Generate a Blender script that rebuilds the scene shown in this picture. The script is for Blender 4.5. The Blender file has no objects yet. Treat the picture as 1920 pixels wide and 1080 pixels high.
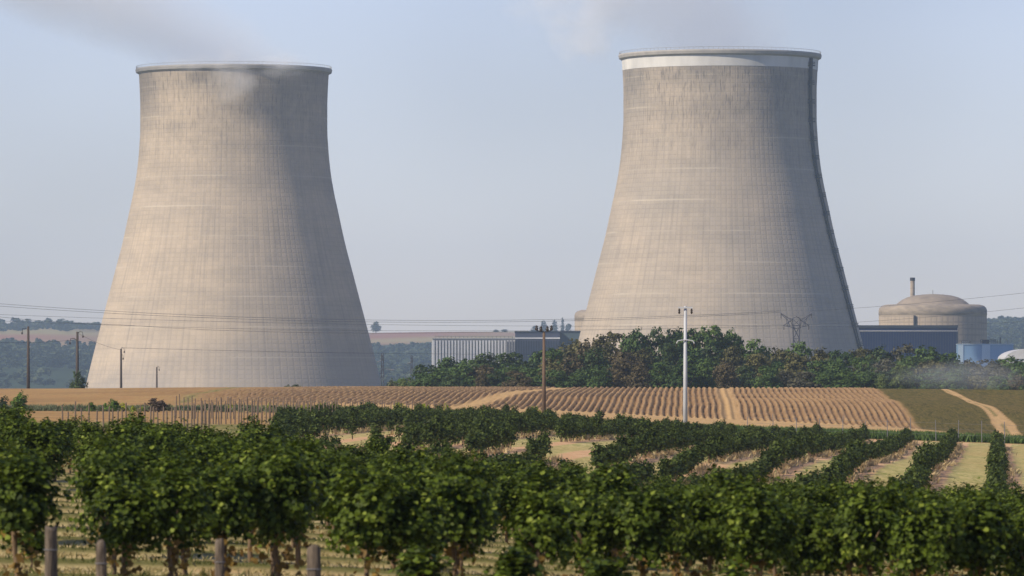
import bpy, math, random
import numpy as np
from mathutils import Vector, noise
rad = math.radians
R = random.Random(7)
NR = np.random.default_rng(11)
S = bpy.context.scene
C = S.collection
F = 10800.0          # focal length in pixels of a 1920 px wide frame
HY = 727.0           # image row of the horizon
SUN_EL, SUN_AZ = 36.0, 237.0     # degrees; azimuth clockwise from +Y

# ------------------------------------------------------------------ camera
cam = bpy.data.cameras.new("camera"); co = bpy.data.objects.new("camera", cam); C.objects.link(co)
co.location = (0, 0, 0); co.rotation_euler = (rad(90), 0, 0)
cam.sensor_width = 36; cam.lens = 36 * F / 1920; cam.shift_y = (HY - 540) / 1920
cam.clip_start = 0.5; cam.clip_end = 30000
cam.dof.use_dof = True; cam.dof.focus_distance = 1300; cam.dof.aperture_fstop = 7.0
S.camera = co
# ------------------------------------------------------------------ sky and sun
W = bpy.data.worlds.new("World"); S.world = W; W.use_nodes = True
wn, wl = W.node_tree.nodes, W.node_tree.links
bg = wn["Background"]; sky = wn.new("ShaderNodeTexSky")
sky.sky_type = 'NISHITA'; sky.sun_disc = False
sky.sun_elevation = rad(SUN_EL); sky.sun_rotation = rad(SUN_AZ)
sky.air_density = 1.0; sky.dust_density = 0.3; sky.ozone_density = 1.6; sky.altitude = 300
# thin uneven veil of high cloud: large soft patches across the sky
wtc = wn.new("ShaderNodeTexCoord"); wno = wn.new("ShaderNodeTexNoise"); wno.inputs['Scale'].default_value = 9.0
wno.inputs['Detail'].default_value = 2.0; wno.inputs['Roughness'].default_value = 0.45
wmp = wn.new("ShaderNodeMapping"); wmp.inputs['Scale'].default_value = (1, 1, 1.6); wmp.inputs['Location'].default_value = (0.35, 0, 0.1)
wrp = wn.new("ShaderNodeMapRange"); wrp.inputs[1].default_value = 0.3; wrp.inputs[2].default_value = 0.7
wrp.inputs[3].default_value = 0.82; wrp.inputs[4].default_value = 1.12
wml = wn.new("ShaderNodeVectorMath"); wml.operation = 'SCALE'
wl.new(wtc.outputs['Generated'], wmp.inputs[0]); wl.new(wmp.outputs[0], wno.inputs['Vector']); wl.new(wno.outputs['Fac'], wrp.inputs[0])
wtn = wn.new("ShaderNodeVectorMath"); wtn.operation = 'MULTIPLY'; 
wsp = wn.new("ShaderNodeSeparateXYZ"); wl.new(wtc.outputs['Generated'], wsp.inputs[0])
whz = wn.new("ShaderNodeMapRange"); whz.inputs[1].default_value = -0.01; whz.inputs[2].default_value = 0.07; wl.new(wsp.outputs[2], whz.inputs[0])
wmx = wn.new("ShaderNodeMix"); wmx.data_type = 'RGBA'; wmx.inputs[6].default_value = (0.785, 0.765, 0.985, 1); wmx.inputs[7].default_value = (0.965, 0.872, 1.09, 1)
wl.new(whz.outputs[0], wmx.inputs[0]); wl.new(wmx.outputs[2], wtn.inputs[1])   # bluer mist low down, milkier veil above
wl.new(sky.outputs[0], wtn.inputs[0]); wl.new(wtn.outputs[0], wml.inputs[0]); wl.new(wrp.outputs[0], wml.inputs['Scale']); wl.new(wml.outputs[0], bg.inputs['Color'])
bg.inputs['Strength'].default_value = 0.086
sl = bpy.data.lights.new("sun", 'SUN'); sl.energy = 3.8; sl.angle = rad(0.6); sl.color = (1.0, 0.87, 0.68)
so = bpy.data.objects.new("sun", sl); C.objects.link(so)
az, el = rad(SUN_AZ), rad(SUN_EL)
sd = Vector((math.sin(az) * math.cos(el), math.cos(az) * math.cos(el), math.sin(el)))
so.rotation_euler = (-sd).to_track_quat('-Z', 'Y').to_euler(); so.location = (0, 0, 250)
S.view_settings.view_transform = 'Standard'; S.view_settings.look = 'None'
S.view_settings.exposure = 0.55; S.view_settings.gamma = 1.0; S.view_settings.use_curve_mapping = False
S.render.engine = 'CYCLES'; S.cycles.use_denoising = True
S.cycles.max_bounces = 6; S.cycles.volume_bounces = 5; S.cycles.transparent_max_bounces = 12
S.cycles.volume_max_steps = 256

# ------------------------------------------------------------------ helpers
def tag(o, label=None, cat=None, group=None, kind=None):
    if label: o["label"] = label
    if cat: o["category"] = cat
    if group: o["group"] = group
    if kind: o["kind"] = kind
    return o
def empty(name, loc, rz=0.0):
    o = bpy.data.objects.new(name, None); C.objects.link(o); o.location = loc; o.rotation_euler = (0, 0, rz)
    o.empty_display_size = 0.5
    return o
def mesh_obj(name, me, parent=None, mat=None):
    o = bpy.data.objects.new(name, me); C.objects.link(o)
    if mat and not me.materials: me.materials.append(mat)
    if parent: o.parent = parent
    return o
class MB:
    """collects shapes that become one mesh object"""
    def __init__(s): s.v = []; s.f = []
    def add(s, v, f):
        n = len(s.v); s.v += [tuple(p) for p in v]; s.f += [tuple(i + n for i in q) for q in f]; return s
    def box(s, x0, x1, y0, y1, z0, z1):
        v = [(x0,y0,z0),(x1,y0,z0),(x1,y1,z0),(x0,y1,z0),(x0,y0,z1),(x1,y0,z1),(x1,y1,z1),(x0,y1,z1)]
        return s.add(v, [(0,3,2,1),(4,5,6,7),(0,1,5,4),(1,2,6,5),(2,3,7,6),(3,0,4,7)])
    def tube(s, pts, rs, n=6, caps=True):
        pts = [Vector(p) for p in pts]
        if not hasattr(rs, '__len__'): rs = [rs] * len(pts)
        v = []; f = []
        for i, p in enumerate(pts):
            d = (pts[min(i + 1, len(pts) - 1)] - pts[max(i - 1, 0)]).normalized()
            a = d.orthogonal() if abs(d.z) > 0.95 else Vector((-d.y, d.x, 0))
            if abs(d.z) > 0.95: a = Vector((1, 0, 0)) - d * d.x
            a.normalize(); b = d.cross(a)
            for k in range(n):
                t = 2 * math.pi * k / n
                v.append(p + (a * math.cos(t) + b * math.sin(t)) * rs[i])
        for i in range(len(pts) - 1):
            for k in range(n):
                f.append((i*n + k, i*n + (k+1) % n, (i+1)*n + (k+1) % n, (i+1)*n + k))
        if caps:
            f.append(tuple(range(n - 1, -1, -1))); f.append(tuple((len(pts)-1)*n + k for k in range(n)))
        return s.add(v, f)
    def lathe(s, prof, n=64, caps=False):
        v = []; f = []
        for r, z in prof:
            for k in range(n):
                t = 2 * math.pi * k / n; v.append((r * math.cos(t), r * math.sin(t), z))
        for i in range(len(prof) - 1):
            for k in range(n):
                f.append((i*n + k, i*n + (k+1) % n, (i+1)*n + (k+1) % n, (i+1)*n + k))
        if caps: f.append(tuple((len(prof)-1)*n + k for k in range(n)))
        return s.add(v, f)
    def mesh(s, name, mat=None, smooth=False):
        me = bpy.data.meshes.new(name); me.from_pydata(s.v, [], s.f); me.update()
        if smooth: me.polygons.foreach_set('use_smooth', [True] * len(me.polygons))
        if mat: me.materials.append(mat)
        return me
    def build(s, name, mat, parent=None, smooth=False):
        return mesh_obj(name, s.mesh(name, mat, smooth), parent)
def np_mesh(name, v, f, mat=None, smooth=False, attrs=None):
    """v (n,3), f (m,k) -> mesh with k-gon faces; attrs: name -> (n,) floats per vertex"""
    me = bpy.data.meshes.new(name); n, m, k = len(v), len(f), f.shape[1]
    me.vertices.add(n); me.vertices.foreach_set('co', np.asarray(v, np.float32).ravel())
    me.loops.add(m * k); me.loops.foreach_set('vertex_index', np.asarray(f, np.int32).ravel())
    me.polygons.add(m); me.polygons.foreach_set('loop_start', np.arange(0, m * k, k, dtype=np.int32))
    try: me.polygons.foreach_set('loop_total', np.full(m, k, dtype=np.int32))
    except Exception: pass
    if smooth: me.polygons.foreach_set('use_smooth', np.ones(m, bool))
    for an, av in (attrs or {}).items():
        if av.ndim == 2:
            a = me.attributes.new(an, 'FLOAT_COLOR', 'POINT')
            c4 = np.ones((n, 4), np.float32); c4[:, :3] = av; a.data.foreach_set('color', c4.ravel())
        else:
            a = me.attributes.new(an, 'FLOAT', 'POINT'); a.data.foreach_set('value', av.astype(np.float32))
    me.update(calc_edges=True); me.validate()
    if mat: me.materials.append(mat)
    return me

# ------------------------------------------------------------------ materials
class NT:
    def __init__(s, name):
        s.m = bpy.data.materials.new(name); s.m.use_nodes = True
        s.t = s.m.node_tree; s.n = s.t.nodes; s.l = s.t.links
        s.b = s.n["Principled BSDF"]; s.out = s.n["Material Output"]
        s.b.inputs['Roughness'].default_value = 0.85
        s.b.inputs['Specular IOR Level'].default_value = 0.25
    def node(s, typ, **kw):
        n = s.n.new(typ)
        for k, v in kw.items(): setattr(n, k, v)
        return n
    def put(s, sock, v):
        if isinstance(v, bpy.types.NodeSocket): s.l.new(v, sock)
        elif isinstance(v, (tuple, list)) and sock.type == 'RGBA' and len(v) == 3: sock.default_value = (*v, 1)
        else: sock.default_value = v
    def math(s, op, a, b=0.0, c=0.0, clamp=False):
        n = s.node('ShaderNodeMath', operation=op, use_clamp=clamp)
        s.put(n.inputs[0], a); s.put(n.inputs[1], b)
        if len(n.inputs) > 2: s.put(n.inputs[2], c)
        return n.outputs[0]
    def mix(s, f, a, b, typ='MIX'):
        n = s.node('ShaderNodeMix', data_type='RGBA', blend_type=typ)
        s.put(n.inputs[0], f); s.put(n.inputs[6], a); s.put(n.inputs[7], b)
        return n.outputs[2]
    def rng(s, v, a, b, c=0.0, d=1.0):
        n = s.node('ShaderNodeMapRange'); s.put(n.inputs[0], v)
        for i, x in enumerate((a, b, c, d)): n.inputs[i+1].default_value = x
        return n.outputs[0]
    def noise(s, scale, vec=None, detail=3.0, rough=0.5, stretch=None):
        n = s.node('ShaderNodeTexNoise'); n.inputs['Scale'].default_value = scale
        n.inputs['Detail'].default_value = detail; n.inputs['Roughness'].default_value = rough
        if vec is None: vec = s.pos()
        if stretch:
            m = s.node('ShaderNodeMapping'); m.inputs['Scale'].default_value = stretch; s.l.new(vec, m.inputs[0]); vec = m.outputs[0]
        s.l.new(vec, n.inputs['Vector'])
        return n.outputs['Fac']
    def pos(s): return s.node('ShaderNodeTexCoord').outputs['Object']
    def world(s): return s.node('ShaderNodeNewGeometry').outputs['Position']
    def attr(s, name, out='Fac'):
        n = s.node('ShaderNodeAttribute'); n.attribute_name = name; return n.outputs[out]
    def bump(s, h, strength=0.3, dist=0.1):
        n = s.node('ShaderNodeBump'); n.inputs['Strength'].default_value = strength; n.inputs['Distance'].default_value = dist
        s.l.new(h, n.inputs['Height']); s.l.new(n.outputs[0], s.b.inputs['Normal'])
    def col(s, v): s.put(s.b.inputs['Base Color'], v); return s
def simple(name, c1, c2, scale=3.0, rough=0.8, metal=0.0, bump=0.0, stretch=None):
    t = NT(name); f = t.noise(scale, detail=5.0, stretch=stretch)
    t.col(t.mix(t.rng(f, 0.3, 0.7), c1, c2)); t.b.inputs['Roughness'].default_value = rough; t.b.inputs['Metallic'].default_value = metal
    if bump: t.bump(f, bump, 0.02)
    return t.m
def leafmat(name, dark, light, trans=0.25, hi=None, own=0.15):
    t = NT(name); a = t.attr('tone'); r = t.node('ShaderNodeObjectInfo').outputs['Random']
    v = t.math('ADD', t.math('MULTIPLY', a, 1 - own), t.math('MULTIPLY', r, own), clamp=True)
    c = t.mix(v, dark, light)
    if hi: c = t.mix(t.rng(a, 0.9, 0.97), c, hi)
    t.col(c); t.b.inputs['Roughness'].default_value = 0.6; t.b.inputs['Specular IOR Level'].default_value = 0.2
    tr = t.node('ShaderNodeBsdfTranslucent'); t.l.new(c, tr.inputs['Color'])
    mx = t.node('ShaderNodeMixShader'); mx.inputs[0].default_value = trans
    t.l.new(t.b.outputs[0], mx.inputs[1]); t.l.new(tr.outputs[0], mx.inputs[2]); t.l.new(mx.outputs[0], t.out.inputs['Surface'])
    return t.m
def concrete(name, c1, c2, seams, lift, stain=0.0, streak_seed=0.0, ztop=150.0, lines=0.1):
    """board-marked concrete of a round shell: seams up the shell, lifts round it, run-off stains near the top"""
    t = NT(name); p = t.pos(); x = t.node('ShaderNodeSeparateXYZ'); t.l.new(p, x.inputs[0])
    ang = t.math('ARCTAN2', x.outputs[1], x.outputs[0]); z = x.outputs[2]
    sw = t.math('FRACT', t.math('MULTIPLY', ang, seams / (2 * math.pi)))
    sw = t.math('ABSOLUTE', t.math('SUBTRACT', sw, 0.5)); vline = t.rng(sw, 0.33, 0.46)
    lw = t.math('FRACT', t.math('DIVIDE', z, lift)); lw = t.math('ABSOLUTE', t.math('SUBTRACT', lw, 0.5)); hline = t.rng(lw, 0.33, 0.46)
    pan = t.node('ShaderNodeCombineXYZ')
    t.l.new(t.math('FLOOR', t.math('MULTIPLY', ang, seams / (2 * math.pi))), pan.inputs[0])
    t.l.new(t.math('FLOOR', t.math('DIVIDE', z, lift)), pan.inputs[1]); pan.inputs[2].default_value = streak_seed
    wn_ = t.node('ShaderNodeTexWhiteNoise'); t.l.new(pan.outputs[0], wn_.inputs['Vector'])
    big = t.noise(0.022, p, 5.0, 0.55)
    av = t.node('ShaderNodeCombineXYZ'); t.l.new(t.math('MULTIPLY', ang, 40.0), av.inputs[0]); t.l.new(t.math('MULTIPLY', z, 0.022), av.inputs[1]); av.inputs[2].default_value = streak_seed
    stv = t.noise(1.0, av.outputs[0], 4.0, 0.6)
    bnd = t.node('ShaderNodeCombineXYZ'); t.l.new(t.math('MULTIPLY', z, 0.11), bnd.inputs[1]); t.l.new(t.math('MULTIPLY', ang, 1.2), bnd.inputs[0]); bnd.inputs[2].default_value = streak_seed + 4
    bands = t.noise(1.0, bnd.outputs[0], 4.0, 0.65)
    c = t.mix(t.rng(big, 0.35, 0.65), c1, c2)
    c = t.mix(t.rng(wn_.outputs['Value'], 0, 1, 0, 0.13), c, (0.16, 0.145, 0.125))
    c = t.mix(t.rng(stv, 0.5, 0.75, 0, 0.4), c, (0.17, 0.155, 0.14))
    c = t.mix(t.rng(bands, 0.42, 0.68, 0, 0.27), c, (0.2, 0.18, 0.16))
    pl = t.math('FRACT', t.math('DIVIDE', z, 14.0)); pl = t.rng(t.math('ABSOLUTE', t.math('SUBTRACT', pl, 0.5)), 0.468, 0.492)
    c = t.mix(t.math('MULTIPLY', pl, t.rng(big, .45, .6, 0, .5)), c, (0.60, 0.53, 0.42))
    lv = t.node('ShaderNodeCombineXYZ'); t.l.new(t.math('MULTIPLY', ang, 22.0), lv.inputs[0]); t.l.new(t.math('MULTIPLY', z, 0.012), lv.inputs[1]); lv.inputs[2].default_value = streak_seed + 21
    c = t.mix(t.rng(t.noise(1.0, lv.outputs[0], 5.0, .7), .55, .72, 0, .25), c, (0.13, 0.12, 0.11))
    c = t.mix(t.math('MULTIPLY', t.rng(z, 26, -2), t.rng(big, .35, .6, .3, .7)), c, (0.27, 0.255, 0.25))
    ln = t.math('MAXIMUM', vline, hline); c = t.mix(t.math('MULTIPLY', t.math('MULTIPLY', ln, t.rng(bands, .3, .65, .35, 1.0)), lines * 2.3), c, (0.12, 0.11, 0.10))
    if stain:
        hv = t.node('ShaderNodeCombineXYZ'); t.l.new(t.math('MULTIPLY', ang, 60.0), hv.inputs[0]); t.l.new(t.math('MULTIPLY', z, 0.16), hv.inputs[1]); hv.inputs[2].default_value = streak_seed + 9
        hs = t.noise(1.0, hv.outputs[0], 3.0, 0.6)
        top = t.rng(z, ztop - 62, ztop - 6)
        k = t.math('MULTIPLY', t.rng(hs, 0.52, 0.70), top)
        c = t.mix(t.math('MULTIPLY', k, stain), c, (0.055, 0.055, 0.055))
        k2 = t.math('MULTIPLY', t.rng(t.noise(0.04, p, 4.0, 0.6), 0.42, 0.62), top)
        c = t.mix(t.math('MULTIPLY', k2, stain * 0.6), c, (0.10, 0.10, 0.10))
    t.col(c); t.b.inputs['Roughness'].default_value = 0.95; t.b.inputs['Specular IOR Level'].default_value = 0.1
    t.bump(t.math('SUBTRACT', 1.0, ln), 0.35, 0.12)
    return t.m
M = {}
M['tower_a'] = concrete('weathered_concrete', (0.50, 0.41, 0.305), (0.41, 0.345, 0.27), 126, 2.0, 0.6, 1.0, lines=0.065)
M['tower_b'] = concrete('streaked_concrete', (0.45, 0.375, 0.29), (0.36, 0.315, 0.26), 126, 2.0, 0.75, 5.0, lines=0.08)
M['rim'] = simple('rim_concrete', (0.36, 0.34, 0.31), (0.28, 0.27, 0.25), 0.3)
M['white_band'] = simple('white_paint', (0.62, 0.61, 0.58), (0.42, 0.42, 0.41), 0.12, 0.8, stretch=(1, 1, 0.3))
M['dark_steel'] = simple('dark_steel', (0.02, 0.022, 0.028), (0.035, 0.036, 0.042), 1.0, 0.8)
M['grey_steel'] = simple('galvanised_steel', (0.16, 0.16, 0.17), (0.22, 0.22, 0.23), 1.0, 0.55, 0.3)
M['containment'] = concrete('containment_concrete', (0.44, 0.36, 0.275), (0.36, 0.305, 0.24), 60, 3.1, 0.0, 3.0, lines=0.2)
M['dome'] = simple('dome_concrete', (0.30, 0.25, 0.195), (0.20, 0.17, 0.14), 0.2)
M['dome_edge'] = simple('weathered_ring_concrete', (0.34, 0.285, 0.22), (0.20, 0.17, 0.14), 0.25, stretch=(1, 1, 2.5))
M['navy'] = simple('navy_cladding', (0.002, 0.010, 0.055), (0.005, 0.015, 0.07), 0.3, 0.5)
for q in ('navy', 'white_band'): M[q].node_tree.nodes['Principled BSDF'].inputs['Specular IOR Level'].default_value = 0.08
M['navy_dark'] = simple('dark_blue_trim', (0.02, 0.03, 0.05), (0.03, 0.04, 0.06), 0.3, 0.5)
M['teal'] = simple('dark_teal_cladding', (0.055, 0.085, 0.10), (0.07, 0.10, 0.115), 0.2, 0.6)
M['slate'] = simple('slate_cladding', (0.05, 0.06, 0.10), (0.065, 0.075, 0.115), 0.2, 0.6)
M['white_clad'] = simple('white_cladding', (0.68, 0.69, 0.70), (0.56, 0.57, 0.59), 0.2, 0.6)
M['grey_clad'] = simple('grey_cladding', (0.26, 0.27, 0.29), (0.32, 0.33, 0.35), 0.2, 0.7)
M['pale_blue'] = simple('pale_blue_cladding', (0.22, 0.38, 0.58), (0.27, 0.43, 0.62), 0.15, 0.6)
M['pale_white'] = simple('pale_panel', (0.55, 0.68, 0.78), (0.48, 0.62, 0.72), 0.15, 0.6)
M['roof_grey'] = simple('grey_roof_sheet', (0.50, 0.50, 0.50), (0.40, 0.40, 0.41), 0.3, 0.6)
M['wood'] = simple('weathered_wood', (0.16, 0.13, 0.10), (0.045, 0.035, 0.028), 9.0, 0.95, bump=1.0, stretch=(5, 5, 0.6))
M['pole_wood'] = simple('creosoted_wood', (0.17, 0.115, 0.075), (0.10, 0.072, 0.055), 2.0, 0.9, stretch=(3, 3, 0.4))
M['pole_dark'] = simple('dark_pole_wood', (0.055, 0.045, 0.04), (0.08, 0.065, 0.055), 2.0, 0.9, stretch=(3, 3, 0.4))
M['stake'] = simple('stake_wood', (0.11, 0.08, 0.06), (0.19, 0.145, 0.11), 3.0, 0.9)
M['white_pole'] = simple('white_pole_paint', (0.50, 0.52, 0.54), (0.38, 0.40, 0.43), 0.5, 0.5)
M['pylon_steel'] = simple('dull_pylon_steel', (0.045, 0.045, 0.06), (0.065, 0.065, 0.08), 1.0, 0.7)
M['insulator'] = simple('brown_insulator', (0.03, 0.025, 0.022), (0.05, 0.04, 0.035), 4.0, 0.4)
M['bark'] = simple('grey_bark', (0.11, 0.085, 0.06), (0.06, 0.045, 0.035), 4.0, 0.95, bump=0.5, stretch=(3, 3, 0.6))
M['vine_bark'] = simple('vine_bark', (0.20, 0.14, 0.085), (0.11, 0.075, 0.045), 20.0, 0.95, bump=0.6, stretch=(2, 2, 0.4))
M['vine'] = leafmat('vine_leaf', (0.012, 0.026, 0.003), (0.120, 0.172, 0.014), 0.26, (0.20, 0.25, 0.035))
M['vine_mid'] = leafmat('vine_leaf_far', (0.016, 0.030, 0.006), (0.115, 0.155, 0.028), 0.28)
M['dry_leaf'] = leafmat('withered_vine_leaf', (0.13, 0.075, 0.025), (0.30, 0.20, 0.05), 0.3)
M['weed_pale'] = leafmat('bleached_weed', (0.44, 0.32, 0.15), (0.68, 0.56, 0.32), 0.35)
M['weed_lime'] = leafmat('lime_weed', (0.16, 0.22, 0.015), (0.55, 0.58, 0.05), 0.3)
M['bush_green'] = leafmat('bush_leaf', (0.03, 0.07, 0.010), (0.16, 0.26, 0.035), 0.25)
M['bush_brown'] = leafmat('brown_bush_leaf', (0.055, 0.04, 0.03), (0.16, 0.12, 0.085), 0.25)
M['bush_grey'] = leafmat('grey_green_leaf', (0.07, 0.09, 0.045), (0.16, 0.18, 0.09), 0.25)
M['tree_dark'] = leafmat('dark_green_leaf', (0.0189, 0.0378, 0.0149), (0.0743, 0.1148, 0.0324), 0.2, own=0.4)
M['tree_green'] = leafmat('green_leaf', (0.0243, 0.0540, 0.0135), (0.1148, 0.1823, 0.0378), 0.2, own=0.4)
M['tree_olive'] = leafmat('olive_leaf', (0.0486, 0.0513, 0.0189), (0.1755, 0.1620, 0.0567), 0.2, own=0.4)
M['tree_brown'] = leafmat('rusty_brown_leaf', (0.050, 0.044, 0.022), (0.145, 0.115, 0.055), 0.2, own=0.4)
M['tree_grey'] = leafmat('grey_olive_leaf', (0.0540, 0.0540, 0.0338), (0.1620, 0.1553, 0.0945), 0.2, own=0.4)
M['tree_lime'] = leafmat('light_green_leaf', (0.0473, 0.0783, 0.0189), (0.1755, 0.2160, 0.0567), 0.2, own=0.4)
M['far_tree'] = leafmat('far_woodland_leaf', (0.016, 0.030, 0.018), (0.075, 0.095, 0.04), 0.1)
M['grass'] = leafmat('dry_grass_blade', (0.16, 0.15, 0.05), (0.48, 0.38, 0.18), 0.3)
M['grass_green'] = leafmat('green_grass_blade', (0.04, 0.05, 0.010), (0.12, 0.13, 0.03), 0.3)
M['brick'] = simple('house_wall', (0.60, 0.50, 0.42), (0.5, 0.42, 0.36), 0.3)
M['tile'] = simple('red_tile', (0.35, 0.16, 0.11), (0.28, 0.13, 0.09), 0.5)

# ------------------------------------------------------------------ terrain
PXC = [-1400, -400, 60, 450, 900, 1300, 1700, 1900, 2400, 3400]
TAB = {  # distance in metres: elevation in metres for every column of the survey grid
 60:  [-2.4, -2.4, -2.45, -2.5, -2.58, -2.66, -2.75, -2.8, -2.85, -2.9],
 75:  [-2.4, -2.4, -2.48, -2.52, -2.65, -2.75, -2.88, -2.95, -3.05, -3.05],
 100: [-2.3, -2.4, -2.5, -2.65, -2.92, -3.12, -3.32, -3.4, -3.3, -3.3],
 150: [-2.2, -2.4, -2.5, -2.85, -3.4, -3.85, -4.1, -4.3, -4.5, -4.5],
 210: [-2.2, -2.5, -2.75, -3.1, -3.55, -4.35, -4.85, -5.1, -5.4, -5.4],
 250: [-2.2, -2.5, -2.8, -3.15, -3.6, -4.4, -4.85, -5.1, -5.4, -5.4],
 300: [-2.2, -2.5, -2.75, -2.95, -3.2, -3.75, -4.3, -4.65, -5.0, -5.0],
 350: [-2.2, -2.4, -2.6, -2.75, -2.95, -3.7, -4.55, -5.0, -5.4, -5.4],
 400: [-2.0, -2.3, -2.4, -2.6, -2.85, -3.8, -4.75, -5.1, -5.6, -5.6],
 500: [-1.6, -1.9, -2.2, -2.45, -2.7, -4.0, -4.6, -4.9, -5.6, -5.6],
}
PYT = {  # the far slope, as the elevation angle each station shows from the road (rows below the horizon)
 560: [40, 40, 43, 45, 56, 80, 94, 107, 115, 115],
 600: [36, 36, 39, 37, 47, 70, 88, 102, 112, 112],
 700: [28, 28, 30, 27, 37, 56, 76, 93, 105, 105],
 740: [16, 16, 19, 12, 22, 35, 46, 68, 82, 82],
 775: [10, 10, 12, 4, 9, 21, 26, 38, 56, 56],
 800: [8, 8, 9, 2, 5, 17, 23, 30, 40, 40],
 840: [5, 5, 6, 0, 2, 8, 10, 15, 20, 20],
 870: [1, 1, 2, -1, 0, 1, 2, 4, 8, 8],
 885: [1, 1, 1.5, -1, 0, 1, 2, 4, 8, 8],
}
rows = dict(TAB)
for y_, a in PYT.items(): rows[y_] = [-p * y_ / F for p in a]
rows[0] = [-2.3] * 10; rows[-300] = [-2.3] * 10; rows[30] = [-2.4] * 10
for y_, z_ in ((920, -1.6), (1000, -4.0), (1150, -8.0), (1400, -13.0), (2000, -14.0), (3300, -14.0), (4000, -12.0)): rows[y_] = [z_] * 10
#             -1400 -400  60   450  900 1300 1700 1900 2400 3400
rows[4600] = [-2, 0, 2, -4, 4, 0, 2, 8, 12, 12]
rows[5400] = [28, 28, 28, 10, 17, 15, 18, 32, 40, 40]
rows[6200] = [50, 50, 50, 30, 40, 35, 35, 56, 60, 60]
rows[7000] = [70, 70, 70, 56, 62, 52, 50, 74, 70, 70]
rows[7600] = [79, 79, 79, 70, 73.5, 68, 66, 82, 80, 80]
rows[8200] = [79, 79, 79, 70, 73, 68, 66, 80, 80, 80]
rows[9600] = [60] * 10
def pchip(x, y, xi):
    x = np.asarray(x, float); y = np.asarray(y, float); h = np.diff(x); d = np.diff(y) / h; m = np.zeros_like(y)
    for i in range(1, len(x) - 1):
        if d[i-1] * d[i] > 0:
            w1, w2 = 2*h[i] + h[i-1], h[i] + 2*h[i-1]; m[i] = (w1 + w2) / (w1/d[i-1] + w2/d[i])
    m[0], m[-1] = d[0], d[-1]
    k = np.clip(np.searchsorted(x, xi) - 1, 0, len(x) - 2); t = np.clip((xi - x[k]) / h[k], 0, 1)
    return (y[k]*(2*t**3-3*t**2+1) + m[k]*h[k]*(t**3-2*t**2+t) + y[k+1]*(-2*t**3+3*t**2) + m[k+1]*h[k]*(t**3-t**2))
YK = sorted(rows); UK = [(p - 960) / F for p in PXC]
YT = np.concatenate([np.linspace(-300, 1500, 1801), np.linspace(1510, 9600, 810)])
UT = np.linspace(UK[0], UK[-1], 481)
_c = np.array([pchip(YK, [rows[y_][i] for y_ in YK], YT) for i in range(10)])
TZ = np.array([pchip(UK, _c[:, j], UT) for j in range(len(YT))]).T      # (u, y)
def gz(X, Y):
    X = np.asarray(X, float); Y = np.asarray(Y, float)
    u = np.clip(X / np.maximum(Y, 40.0), UT[0], UT[-1])
    ui = np.clip((u - UT[0]) / (UT[1] - UT[0]), 0, len(UT) - 1.001); a = ui.astype(int); fa = ui - a
    yi = np.interp(Y, YT, np.arange(len(YT))); yi = np.clip(yi, 0, len(YT) - 1.001); b = yi.astype(int); fb = yi - b
    return (TZ[a, b]*(1-fa)*(1-fb) + TZ[a+1, b]*fa*(1-fb) + TZ[a, b+1]*(1-fa)*fb + TZ[a+1, b+1]*fa*fb)
def g1(x, y): return float(gz(np.array([x]), np.array([y]))[0])
def PX(px, Y): return (px - 960) * Y / F
def PZ(py, Y): return (HY - py) * Y / F
def sstep(a, b, x): t = np.clip((x - a) / (b - a), 0, 1); return t * t * (3 - 2 * t)
def hash_noise(x, y, s):      # cheap smooth value noise on arrays
    x = x / s; y = y / s; xi = np.floor(x); yi = np.floor(y); fx = x - xi; fy = y - yi
    fx = fx*fx*(3-2*fx); fy = fy*fy*(3-2*fy)
    def h(a, b): v = np.sin(a * 127.1 + b * 311.7) * 43758.5453; return v - np.floor(v)
    return (h(xi, yi)*(1-fx)+h(xi+1, yi)*fx)*(1-fy) + (h(xi, yi+1)*(1-fx)+h(xi+1, yi+1)*fx)*fy
ROWDIR = 0.0843; ROWSP = 3.67; RIDGEDIR = 0.0306; RIDGESP = 0.82
ud = np.linspace(-0.125, 0.125, 1000)
uu = np.concatenate([np.linspace(-0.75, -0.13, 24), ud, np.linspace(0.13, 0.75, 24)])
ys = [-60, -40, -20, 0, 10, 20, 30, 40, 48]; y_ = 55.0
while y_ < 900: ys.append(y_); y_ *= 1.0042
while y_ < 9550: ys.append(y_); y_ *= 1.014
ys.append(9600); ys = np.array(ys)
GX = uu[None, :] * np.maximum(ys, 40.0)[:, None]; GY = np.repeat(ys[:, None], len(uu), 1)
GX = GX * np.where(np.abs(uu[None, :]) > 0.127, np.where(ys[:, None] < 300, 1.0 + (300 - ys[:, None]) / 60.0 * (np.abs(uu[None, :]) - 0.127), 1.0), 1.0)
GZ = gz(GX, GY)
P = 960 + F * GX / np.maximum(GY, 40)        # picture column a ground point shows at: used to lay out the field edges as surveyed
rX = GX - RIDGEDIR * GY
wob = (hash_noise(GX, GY, 9.0) - 0.5) * 2
# ridged field
edgeR = 27.9 + wob * 0.25
inY = sstep(699, 703, GY + wob * 1.5) * (1 - sstep(880, 900, GY))
ridged = inY * (1 - sstep(edgeR - 0.3, edgeR + 0.3, rX)) * sstep(-66, -52, rX + wob * 2)
bandL = np.exp(-((rX + 26.7 - (GY - 720) * 0.05) / 1.5) ** 4); bandM = np.exp(-((rX - 5.3) / 1.05) ** 4)
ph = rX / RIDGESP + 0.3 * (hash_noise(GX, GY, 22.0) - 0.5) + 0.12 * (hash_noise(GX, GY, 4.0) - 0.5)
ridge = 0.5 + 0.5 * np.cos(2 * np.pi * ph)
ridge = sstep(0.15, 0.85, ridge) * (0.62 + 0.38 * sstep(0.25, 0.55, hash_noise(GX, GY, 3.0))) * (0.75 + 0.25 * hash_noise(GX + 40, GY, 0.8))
rid_amt = ridged * (1 - bandL) * (1 - bandM)
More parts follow.
